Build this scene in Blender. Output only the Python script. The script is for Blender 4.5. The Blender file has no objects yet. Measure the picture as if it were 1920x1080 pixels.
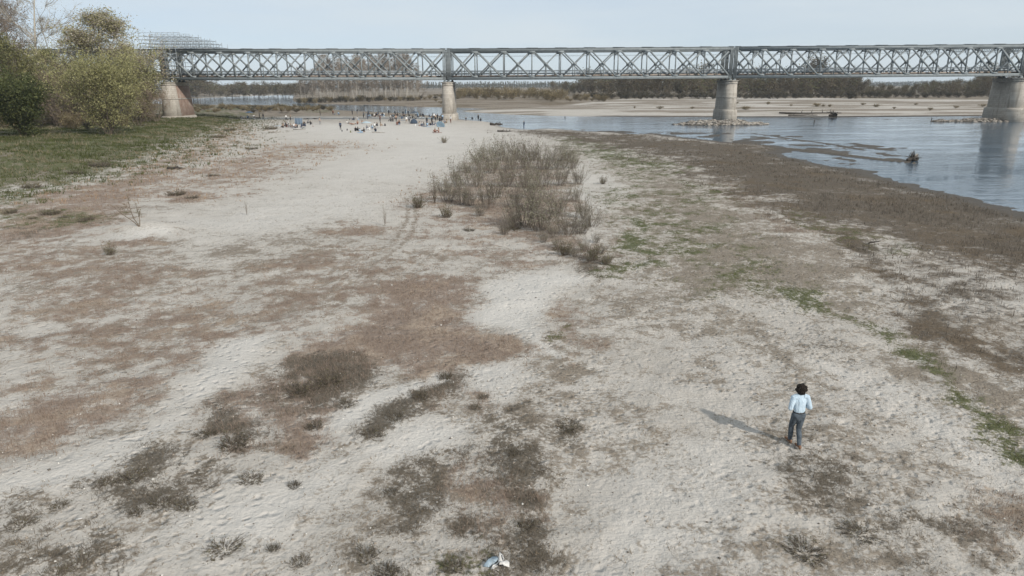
import bpy, math, random
import numpy as np
from mathutils import Vector, Matrix

# ------------------------------------------------------------------ camera, sky, sun, exposure
SC = bpy.context.scene
COL = SC.collection
rad = math.radians
FOC = 1280.0                      # focal length in pixels of a 1920 px wide picture
CAMH = 9.7                        # metres above the river
PITCH = math.atan(380.0 / FOC)
ROLL = rad(0.25)

cam_d = bpy.data.cameras.new('camera')
cam_d.sensor_width = 36.0
cam_d.lens = 36.0 * FOC / 1920.0
cam_d.clip_start = 0.2
cam_d.clip_end = 12000
cam = bpy.data.objects.new('camera', cam_d)
COL.objects.link(cam)
cam.matrix_world = (Matrix.Translation((0, 0, CAMH)) @ Matrix.Rotation(math.pi / 2 - PITCH, 4, 'X')
                    @ Matrix.Rotation(-ROLL, 4, 'Z'))
SC.camera = cam

SUN_AZ, SUN_EL = rad(138.0), rad(32.0)
world = bpy.data.worlds.new('World')
SC.world = world
world.use_nodes = True
wn, wl = world.node_tree.nodes, world.node_tree.links
wn.clear()
sky = wn.new('ShaderNodeTexSky')
sky.sky_type = 'NISHITA'
sky.sun_disc = False
sky.sun_elevation = SUN_EL
sky.sun_rotation = SUN_AZ
sky.altitude = 80
sky.air_density = 0.7
sky.dust_density = 0.5
sky.ozone_density = 4.0
bgn = wn.new('ShaderNodeBackground')
bgn.inputs['Strength'].default_value = 0.11
wout = wn.new('ShaderNodeOutputWorld')
veil = wn.new('ShaderNodeMix')                 # thin high cloud all over the sky
veil.data_type = 'RGBA'
veil.inputs[0].default_value = 0.82
veil.inputs[7].default_value = (6.25, 6.95, 7.4, 1)
tcw = wn.new('ShaderNodeTexCoord')
mpw = wn.new('ShaderNodeMapping')
mpw.inputs['Scale'].default_value = (2.0, 2.0, 14.0)
nzw = wn.new('ShaderNodeTexNoise')
nzw.inputs['Scale'].default_value = 1.6
nzw.inputs['Detail'].default_value = 5
mrw = wn.new('ShaderNodeMapRange')
for i_, v_ in ((1, .35), (2, .68), (3, .72), (4, .93)):
    mrw.inputs[i_].default_value = v_
wl.new(tcw.outputs['Generated'], mpw.inputs['Vector'])
wl.new(mpw.outputs[0], nzw.inputs['Vector'])
wl.new(nzw.outputs['Fac'], mrw.inputs[0])
wl.new(mrw.outputs[0], veil.inputs[0])
wl.new(sky.outputs[0], veil.inputs[6])
wl.new(veil.outputs[2], bgn.inputs['Color'])
wl.new(bgn.outputs[0], wout.inputs['Surface'])

sun_d = bpy.data.lights.new('sun', 'SUN')
sun_d.energy = 3.6
sun_d.angle = rad(1.5)
sun_d.color = (1.0, 0.95, 0.87)
sun = bpy.data.objects.new('sun', sun_d)
COL.objects.link(sun)
SDIR = Vector((math.sin(SUN_AZ) * math.cos(SUN_EL), math.cos(SUN_AZ) * math.cos(SUN_EL), math.sin(SUN_EL)))
sun.rotation_euler = SDIR.to_track_quat('Z', 'Y').to_euler()
sun.location = (60, -60, 80)

SC.view_settings.view_transform = 'Standard'
SC.view_settings.look = 'None'
SC.view_settings.exposure = 0.0
SC.view_settings.gamma = 1.0
SC.view_settings.use_curve_mapping = False
SC.cycles.max_bounces = 4
SC.cycles.diffuse_bounces = 2
SC.cycles.glossy_bounces = 2
SC.cycles.volume_bounces = 0
SC.cycles.transparent_max_bounces = 8
SC.cycles.caustics_reflective = False
SC.cycles.caustics_refractive = False
SC.cycles.use_denoising = True
SC.cycles.adaptive_threshold = 0.02

# ------------------------------------------------------------------ survey helpers
CP, SP = math.cos(PITCH), math.sin(PITCH)
CR, SR = math.cos(ROLL), math.sin(ROLL)

def ray(px, py):
    a = (px - 960) / FOC
    b = (540 - py) / FOC
    a, b = a * CR + b * SR, -a * SR + b * CR
    return a, CP + b * SP, -SP + b * CP

def at(px, py, z=0.0):
    """world point of the level z that the survey photograph shows at px, py"""
    dx, dy, dz = ray(px, py)
    t = (z - CAMH) / dz
    return dx * t, dy * t

def at_depth(px, py, Y):
    dx, dy, dz = ray(px, py)
    t = Y / dy
    return dx * t, Y, CAMH + dz * t

# ------------------------------------------------------------------ numpy noise
def _hash(ix, iy, seed):
    n = (ix.astype(np.int64) * 374761393 + iy.astype(np.int64) * 668265263 + seed * 974711) & 0xffffffff
    n = ((n ^ (n >> 13)) * 1274126177) & 0xffffffff
    return ((n ^ (n >> 16)) & 0xffff) / 65535.0

def vnoise(x, y, seed=0):
    ix, iy = np.floor(x), np.floor(y)
    fx, fy = x - ix, y - iy
    fx = fx * fx * fx * (fx * (fx * 6 - 15) + 10)
    fy = fy * fy * fy * (fy * (fy * 6 - 15) + 10)
    a, b = _hash(ix, iy, seed), _hash(ix + 1, iy, seed)
    c, d = _hash(ix, iy + 1, seed), _hash(ix + 1, iy + 1, seed)
    return (a + (b - a) * fx) * (1 - fy) + (c + (d - c) * fx) * fy

def fbm(x, y, seed=0, octs=4):
    s, amp, tot = 0.0, 1.0, 0.0
    for o in range(octs):
        c, sn = math.cos(o * 1.3), math.sin(o * 1.3)
        s = s + amp * vnoise((x * c - y * sn) * 2 ** o + o * 17.3, (x * sn + y * c) * 2 ** o - o * 9.1, seed + o)
        tot += amp
        amp *= 0.5
    return s / tot

def sstep(a, b, v):
    t = np.clip((v - a) / (b - a), 0, 1)
    return t * t * (3 - 2 * t)

def sdf_poly(X, Y, P):
    """signed distance, negative inside"""
    P = np.asarray(P, float)
    d = np.full(X.shape, 1e18)
    inside = np.zeros(X.shape, bool)
    n = len(P)
    for i in range(n):
        ax, ay = P[i]
        bx, by = P[(i + 1) % n]
        ex, ey = bx - ax, by - ay
        L = ex * ex + ey * ey + 1e-12
        wx, wy = X - ax, Y - ay
        t = np.clip((wx * ex + wy * ey) / L, 0, 1)
        d = np.minimum(d, (wx - ex * t) ** 2 + (wy - ey * t) ** 2)
        if ay != by:
            c = ((ay > Y) != (by > Y)) & (X < (bx - ax) * (Y - ay) / (by - ay) + ax)
            inside ^= c
    d = np.sqrt(d)
    return np.where(inside, -d, d)

def dist_line(X, Y, P):
    """distance to a polyline and the fraction along it"""
    P = np.asarray(P, float)
    d = np.full(X.shape, 1e18)
    tt = np.zeros(X.shape)
    n = len(P) - 1
    for i in range(n):
        ax, ay = P[i]
        ex, ey = P[i + 1] - P[i]
        L = ex * ex + ey * ey + 1e-12
        wx, wy = X - ax, Y - ay
        t = np.clip((wx * ex + wy * ey) / L, 0, 1)
        q = (wx - ex * t) ** 2 + (wy - ey * t) ** 2
        m = q < d
        d = np.where(m, q, d)
        tt = np.where(m, (i + t) / n, tt)
    return np.sqrt(d), tt

# ------------------------------------------------------------------ mesh and object helpers
def mesh_np(name, V, F, mats=(), midx=None, smooth=False, col=None, cols=None):
    """V (n,3); F an (m,k) array or a list of such arrays"""
    V = np.ascontiguousarray(V, np.float32)
    Fs = F if isinstance(F, list) else [F]
    Fs = [np.asarray(f, np.int32) for f in Fs if len(f)]
    me = bpy.data.meshes.new(name)
    me.vertices.add(len(V))
    me.vertices.foreach_set('co', V.ravel())
    nl = sum(f.size for f in Fs)
    npoly = sum(len(f) for f in Fs)
    me.loops.add(nl)
    me.loops.foreach_set('vertex_index', np.concatenate([f.ravel() for f in Fs]))
    me.polygons.add(npoly)
    st, o = [], 0
    for f in Fs:
        k = f.shape[1]
        st.append(o + np.arange(len(f)) * k)
        o += f.size
    me.polygons.foreach_set('loop_start', np.concatenate(st).astype(np.int32))
    for m in mats:
        me.materials.append(m)
    if midx is not None:
        me.polygons.foreach_set('material_index', np.asarray(midx, np.int32))
    if smooth:
        me.polygons.foreach_set('use_smooth', np.ones(npoly, bool))
    allc = dict(cols or {})
    if col is not None:
        allc['Col'] = col
    for nm, c in allc.items():
        ca = me.color_attributes.new(nm, 'FLOAT_COLOR', 'POINT')
        c4 = np.ones((len(V), 4), np.float32)
        c4[:, :c.shape[1]] = c
        ca.data.foreach_set('color', c4.ravel())
    me.update(calc_edges=True)
    me.validate()
    return me

def obj(name, me, parent=None, loc=None, rot=None, scale=None):
    o = bpy.data.objects.new(name, me)
    COL.objects.link(o)
    if parent is not None:
        o.parent = parent
    if loc is not None:
        o.location = loc
    if rot is not None:
        o.rotation_euler = rot
    if scale is not None:
        o.scale = scale
    return o

def tag(o, label, cat, group=None):
    o['label'] = label
    o['category'] = cat
    if group:
        o['group'] = group
    return o

def empty(name, loc=(0, 0, 0), rz=0.0):
    e = bpy.data.objects.new(name, None)
    e.empty_display_size = 0.3
    COL.objects.link(e)
    e.location = loc
    e.rotation_euler = (0, 0, rz)
    return e

class MB:
    """collects boxes, beams, tubes, lofts into one mesh"""
    def __init__(self):
        self.V, self.T, self.Q, self.C, self.n = [], [], [], [], 0
        self.tm, self.qm = [], []
    def add(self, V, T=None, Q=None, mi=0, col=None):
        V = np.asarray(V, float).reshape(-1, 3)
        self.V.append(V)
        if T is not None and len(T):
            T = np.asarray(T, int) + self.n
            self.T.append(T); self.tm.append(np.full(len(T), mi))
        if Q is not None and len(Q):
            Q = np.asarray(Q, int) + self.n
            self.Q.append(Q); self.qm.append(np.full(len(Q), mi))
        if col is not None:
            c = np.asarray(col, float)
            self.C.append(np.broadcast_to(c, (len(V), 3)) if c.ndim == 1 else c)
        self.n += len(V)
    BOXQ = [(0, 3, 2, 1), (4, 5, 6, 7), (0, 1, 5, 4), (1, 2, 6, 5), (2, 3, 7, 6), (3, 0, 4, 7)]
    def box(self, c, s, mi=0, col=None):
        x, y, z = c
        a, b, h = s[0] / 2, s[1] / 2, s[2] / 2
        self.add([(x - a, y - b, z - h), (x + a, y - b, z - h), (x + a, y + b, z - h), (x - a, y + b, z - h),
                  (x - a, y - b, z + h), (x + a, y - b, z + h), (x + a, y + b, z + h), (x - a, y + b, z + h)],
                 Q=MB.BOXQ, mi=mi, col=col)
    def beam(self, p, q, w, h, up=(0, 1, 0), mi=0, col=None):
        """box beam from p to q, w along up, h across"""
        p, q, up = Vector(p), Vector(q), Vector(up)
        d = (q - p).normalized()
        s = d.cross(up)
        s = s.normalized() if s.length > 1e-6 else Vector((1, 0, 0))
        u = s.cross(d).normalized()
        vs = []
        for e in (p, q):
            for a, b in ((-1, -1), (1, -1), (1, 1), (-1, 1)):
                vs.append(e + s * (a * h / 2) + u * (b * w / 2))
        self.add([tuple(v) for v in vs], Q=MB.BOXQ, mi=mi, col=col)
    def tube(self, pts, radii, n=5, mi=0, col=None, cap=True):
        V, Q = tube_arrays(pts, radii, n)
        k = len(pts)
        T = []
        if cap:
            b = len(V)
            V = np.vstack([V, pts[0], pts[-1]])
            T = [(b, (i + 1) % n, i) for i in range(n)] + [(b + 1, (k - 1) * n + i, (k - 1) * n + (i + 1) % n) for i in range(n)]
        self.add(V, T=T, Q=Q, mi=mi, col=col)
    def loft(self, rings, mi=0, col=None, caps=True):
        """rings: list of (n,3) arrays"""
        n = len(rings[0])
        V = np.vstack(rings)
        Q = []
        for k in range(len(rings) - 1):
            for i in range(n):
                j = (i + 1) % n
                Q.append((k * n + i, k * n + j, (k + 1) * n + j, (k + 1) * n + i))
        T = []
        if caps:
            b = len(V)
            V = np.vstack([V, rings[0].mean(0), rings[-1].mean(0)])
            m = (len(rings) - 1) * n
            T = [(b, (i + 1) % n, i) for i in range(n)] + [(b + 1, m + i, m + (i + 1) % n) for i in range(n)]
        self.add(V, T=T, Q=Q, mi=mi, col=col)
    def mesh(self, name, mats=(), smooth=False):
        V = np.vstack(self.V)
        F, mi = [], []
        if self.T:
            F.append(np.vstack(self.T)); mi.append(np.concatenate(self.tm))
        if self.Q:
            F.append(np.vstack(self.Q)); mi.append(np.concatenate(self.qm))
        col = np.vstack(self.C) if self.C and sum(len(c) for c in self.C) == len(V) else None
        return mesh_np(name, V, F, mats, np.concatenate(mi), smooth, col)

def tube_arrays(pts, radii, n):
    P = np.asarray(pts, float)
    k = len(P)
    R = np.asarray(radii, float)
    D = np.gradient(P, axis=0)
    D /= np.linalg.norm(D, axis=1, keepdims=True) + 1e-9
    up = np.where(np.abs(D[:, 2:3]) < 0.9, np.array([[0, 0, 1.0]]), np.array([[1.0, 0, 0]]))
    S = np.cross(D, up)
    S /= np.linalg.norm(S, axis=1, keepdims=True) + 1e-9
    U = np.cross(S, D)
    a = np.arange(n) * 2 * math.pi / n
    V = P[:, None, :] + R[:, None, None] * (np.cos(a)[None, :, None] * S[:, None, :] + np.sin(a)[None, :, None] * U[:, None, :])
    i = np.arange(n)
    j = (i + 1) % n
    Q = []
    for s in range(k - 1):
        Q.append(np.stack([s * n + i, s * n + j, (s + 1) * n + j, (s + 1) * n + i], 1))
    return V.reshape(-1, 3), np.vstack(Q)

# ------------------------------------------------------------------ materials
def new_mat(name, rough=0.9, spec=0.2):
    m = bpy.data.materials.new(name)
    m.use_nodes = True
    nt = m.node_tree
    b = nt.nodes['Principled BSDF']
    b.inputs['Roughness'].default_value = rough
    b.inputs['Specular IOR Level'].default_value = spec
    return m, nt, b

def ramp(nt, fac, stops):
    r = nt.nodes.new('ShaderNodeValToRGB')
    el = r.color_ramp.elements
    while len(el) < len(stops):
        el.new(0.5)
    for e, (p, c) in zip(el, stops):
        e.position = p
        e.color = (*c, 1) if len(c) == 3 else c
    nt.links.new(fac, r.inputs[0])
    return r.outputs[0]

def noise(nt, scale, detail=3, rough=0.55, coord='Object', dist=0.0, stretch=None):
    tc = nt.nodes.new('ShaderNodeTexCoord')
    n = nt.nodes.new('ShaderNodeTexNoise')
    n.inputs['Scale'].default_value = scale
    n.inputs['Detail'].default_value = detail
    n.inputs['Roughness'].default_value = rough
    n.inputs['Distortion'].default_value = dist
    if stretch:
        mp = nt.nodes.new('ShaderNodeMapping')
        mp.inputs['Scale'].default_value = stretch
        nt.links.new(tc.outputs[coord], mp.inputs['Vector'])
        nt.links.new(mp.outputs[0], n.inputs['Vector'])
    else:
        nt.links.new(tc.outputs[coord], n.inputs['Vector'])
    return n.outputs['Fac']

def math_n(nt, op, a, b=None, c=None, clamp=False):
    n = nt.nodes.new('ShaderNodeMath')
    n.operation = op
    n.use_clamp = clamp
    for i, v in enumerate((a, b, c)):
        if v is None:
            continue
        if isinstance(v, (int, float)):
            n.inputs[i].default_value = v
        else:
            nt.links.new(v, n.inputs[i])
    return n.outputs[0]

def mixc(nt, fac, a, b, mode='MIX'):
    n = nt.nodes.new('ShaderNodeMix')
    n.data_type = 'RGBA'
    n.blend_type = mode
    for sock, v in ((n.inputs[0], fac), (n.inputs[6], a), (n.inputs[7], b)):
        if isinstance(v, (int, float)):
            sock.default_value = v
        elif isinstance(v, (tuple, list)):
            sock.default_value = (*v, 1) if len(v) == 3 else v
        else:
            nt.links.new(v, sock)
    return n.outputs[2]

def mapr(nt, v, a, b, c=0.0, d=1.0, smooth=True):
    n = nt.nodes.new('ShaderNodeMapRange')
    n.interpolation_type = 'SMOOTHSTEP' if smooth else 'LINEAR'
    n.inputs[1].default_value, n.inputs[2].default_value = a, b
    n.inputs[3].default_value, n.inputs[4].default_value = c, d
    nt.links.new(v, n.inputs[0])
    return n.outputs[0]

def bump(nt, bsdf, h, strength, dist):
    b = nt.nodes.new('ShaderNodeBump')
    b.inputs['Strength'].default_value = strength
    b.inputs['Distance'].default_value = dist
    nt.links.new(h, b.inputs['Height'])
    nt.links.new(b.outputs[0], bsdf.inputs['Normal'])

def simple_mat(name, c, rough=0.85, var=0.25, scale=3.0, spec=0.2, metal=0.0):
    m, nt, b = new_mat(name, rough, spec)
    f = noise(nt, scale, 3)
    lo = tuple(x * (1 - var) for x in c)
    hi = tuple(min(1, x * (1 + var)) for x in c)
    nt.links.new(ramp(nt, f, [(0.3, lo), (0.7, hi)]), b.inputs['Base Color'])
    b.inputs['Metallic'].default_value = metal
    return m

def attr_mat(name, rough=0.9, spec=0.15, translucent=0.0, var=0.25):
    """colour from the mesh attribute Col, varied a little from one copy to the next"""
    m, nt, b = new_mat(name, rough, spec)
    a = nt.nodes.new('ShaderNodeAttribute')
    a.attribute_name = 'Col'
    oi = nt.nodes.new('ShaderNodeObjectInfo')
    v = mapr(nt, oi.outputs['Random'], 0, 1, 1 - var, 1 + var, smooth=False)
    cc = nt.nodes.new('ShaderNodeVectorMath')
    cc.operation = 'SCALE'
    nt.links.new(a.outputs['Color'], cc.inputs[0])
    nt.links.new(v, cc.inputs['Scale'])
    nt.links.new(cc.outputs[0], b.inputs['Base Color'])
    if translucent:
        t = nt.nodes.new('ShaderNodeBsdfTranslucent')
        nt.links.new(cc.outputs[0], t.inputs['Color'])
        mx = nt.nodes.new('ShaderNodeMixShader')
        mx.inputs[0].default_value = translucent
        nt.links.new(b.outputs[0], mx.inputs[1])
        nt.links.new(t.outputs[0], mx.inputs[2])
        nt.links.new(mx.outputs[0], nt.nodes['Material Output'].inputs['Surface'])
    return m
# ------------------------------------------------------------------ the river bed, banks and their cover
def pw(pts, z=0.0):
    return [at(x, y, z) for x, y in pts]

FAR_SHORE = [(-420, 190), (200, 186), (345, 184.5), (400, 183), (470, 180), (530, 178), (553, 177), (549, 186), (551, 190.5), (562, 193), (620, 195.5),
             (700, 198), (760, 199), (800, 201), (830, 201), (860, 202), (915, 204.3), (885, 206.2), (862, 208),
             (872, 210), (950, 214.5), (1010, 217), (1080, 218.5), (1280, 219.5), (1400, 220.5), (1560, 220.5),
             (1700, 219), (1920, 217), (2300, 214)]
NEAR_SHORE = [(-420, 199), (200, 198), (345, 196), (440, 197), (500, 197), (560, 199), (600, 203), (650, 207.5), (700, 210),
              (760, 213), (830, 218), (856, 223), (880, 226), (912, 229.5), (935, 236), (945, 239), (975, 242.5), (1000, 243.5), (1012, 241.5),
              (1035, 241.5), (1060, 243), (1100, 246.5), (1150, 248), (1200, 251.5), (1225, 249.5), (1250, 251.5),
              (1280, 257), (1330, 263), (1380, 268), (1430, 270.5), (1467, 275), (1484, 281), (1474, 288), (1478, 294), (1513, 302),
              (1563, 312), (1613, 318), (1640, 323), (1680, 337), (1730, 350), (1780, 362), (1847, 374),
              (1880, 385), (1920, 398), (2100, 440)]
RIVER = pw(FAR_SHORE) + [(420, 230), (420, -80), (80, -80), (48, 20)] + pw(NEAR_SHORE)[::-1]
SPIT = pw([(1472, 278), (1540, 284), (1600, 292), (1660, 299), (1718, 305)], 0.1)
LEFT_BANK = [at(x, y, .5) for x, y in [(-150, 420), (0, 372), (60, 352), (120, 346), (240, 318), (330, 276), (400, 250), (455, 226),
                                       (520, 215), (600, 212), (560, 202), (340, 199), (-200, 202)]] + [(-420, 320), (-420, 40), (-90, 30)]
ISLETS = [(at(1352, 233.5), 12.5, 4.6, 1.0), (at(1872, 227.5), 20.0, 3.2, .7), (at(1660, 224.5), 13.0, 1.0, .22)]
BAR = pw([(1420, 251), (1500, 262), (1560, 270), (1620, 281)], 0.05)
SHALLOW = pw([(1040, 240), (1280, 247), (1400, 248), (1540, 254), (1680, 266), (1780, 286), (1790, 303), (1640, 325), (1470, 285), (1280, 262), (1060, 246)])

def hgt(X, Y):
    X = np.asarray(X, float); Y = np.asarray(Y, float)
    wob = (fbm(X / 9, Y / 9, 3, 3) - .5) * 2.2
    sd = sdf_poly(X, Y, RIVER) + wob * np.clip(Y / 260, .15, 1)
    sd = sd + (fbm(X / 2.2, Y / 2.2, 5, 3) - .5) * 2.4 * sstep(20, 45, Y) * sstep(220, 120, Y) * sstep(12, 3, np.abs(sd))
    dune = fbm(X / 14, Y / 14, 11, 3) - .5
    land = .62 * (1 - np.exp(-np.maximum(sd, 0) / 9.0)) + .22 * dune * sstep(2, 14, sd)
    # small relief trodden into the sand
    near = sstep(110, 25, Y)
    land = land + near * sstep(1.5, 6, sd) * ((fbm(X / 1.6, Y / 1.6, 21, 3) - .5) * .13 + (fbm(X * 2.1, Y * 2.1, 23, 2) - .5) * .055)
    lb = sdf_poly(X, Y, LEFT_BANK)
    land = land + 1.0 * sstep(1.0, -16, lb) + .8 * sstep(0, -8, lb) * (fbm(X / 4, Y / 4, 31, 4) - .5)
    # the sand heaped round the second pier
    land = land + .55 * np.exp(-(((X + 22) / 22) ** 2 + ((Y - 183) / 16) ** 2))
    # the pale hummock and the low ridge of dry grass in the middle
    hx, hy = at(275, 432, .5)
    land = land + .55 * np.exp(-(((X - hx) / 2.6) ** 2 + ((Y - hy) / 1.6) ** 2))
    far = sstep(240, 420, Y)
    land = land + far * (1.3 * sstep(10, 90, sd)) + far * .5 * (fbm(X / 40, Y / 40, 41, 3) - .5) * sstep(8, 40, sd)
    bed = -.05 - .05 * np.minimum(-np.minimum(sd, 0), 28)
    sh = sstep(4, -4, sdf_poly(X, Y, SHALLOW))
    streak = fbm(X / 3.4, Y / 2.8, 51, 4)
    bed = bed * (1 - .93 * sh) + sh * .6 * (streak - .55)
    z = np.where(sd > 0, land, bed)
    d, t = dist_line(X, Y, SPIT)
    wd = 2.6 * (1 - .72 * t) + wob * .35
    z = np.maximum(z, .20 * sstep(0, 1, (wd - d) / wd) * 1.6 - .12)
    d, t = dist_line(X, Y, BAR)
    z = np.maximum(z, .25 * sstep(0, 1, (1.5 + wob * .7 - d) / 1.5) - .13)
    for (ix, iy), a, b, h in ISLETS:
        r = np.sqrt(((X - ix) / a) ** 2 + ((Y - iy) / b) ** 2) + (fbm(X / 3, Y / 3, 61, 3) - .5) * .5
        z = np.maximum(z, h * sstep(1.0, .35, r) * (.6 + .8 * fbm(X / 1.5, Y / 1.5, 63, 2)) - .1)
    return z

def ground_pts(pts):
    """the points of the ground that the survey photograph shows at these pixels"""
    P = np.asarray(pts, float)
    D = np.array([ray(x, y) for x, y in P])
    z = np.full(len(P), .4)
    for k in range(9):
        t = (z - CAMH) / D[:, 2]
        z = z + (np.maximum(0, hgt(D[:, 0] * t, D[:, 1] * t)) - z) * .75
    t = (z - CAMH) / D[:, 2]
    return np.stack([D[:, 0] * t, D[:, 1] * t, z], 1)

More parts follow.
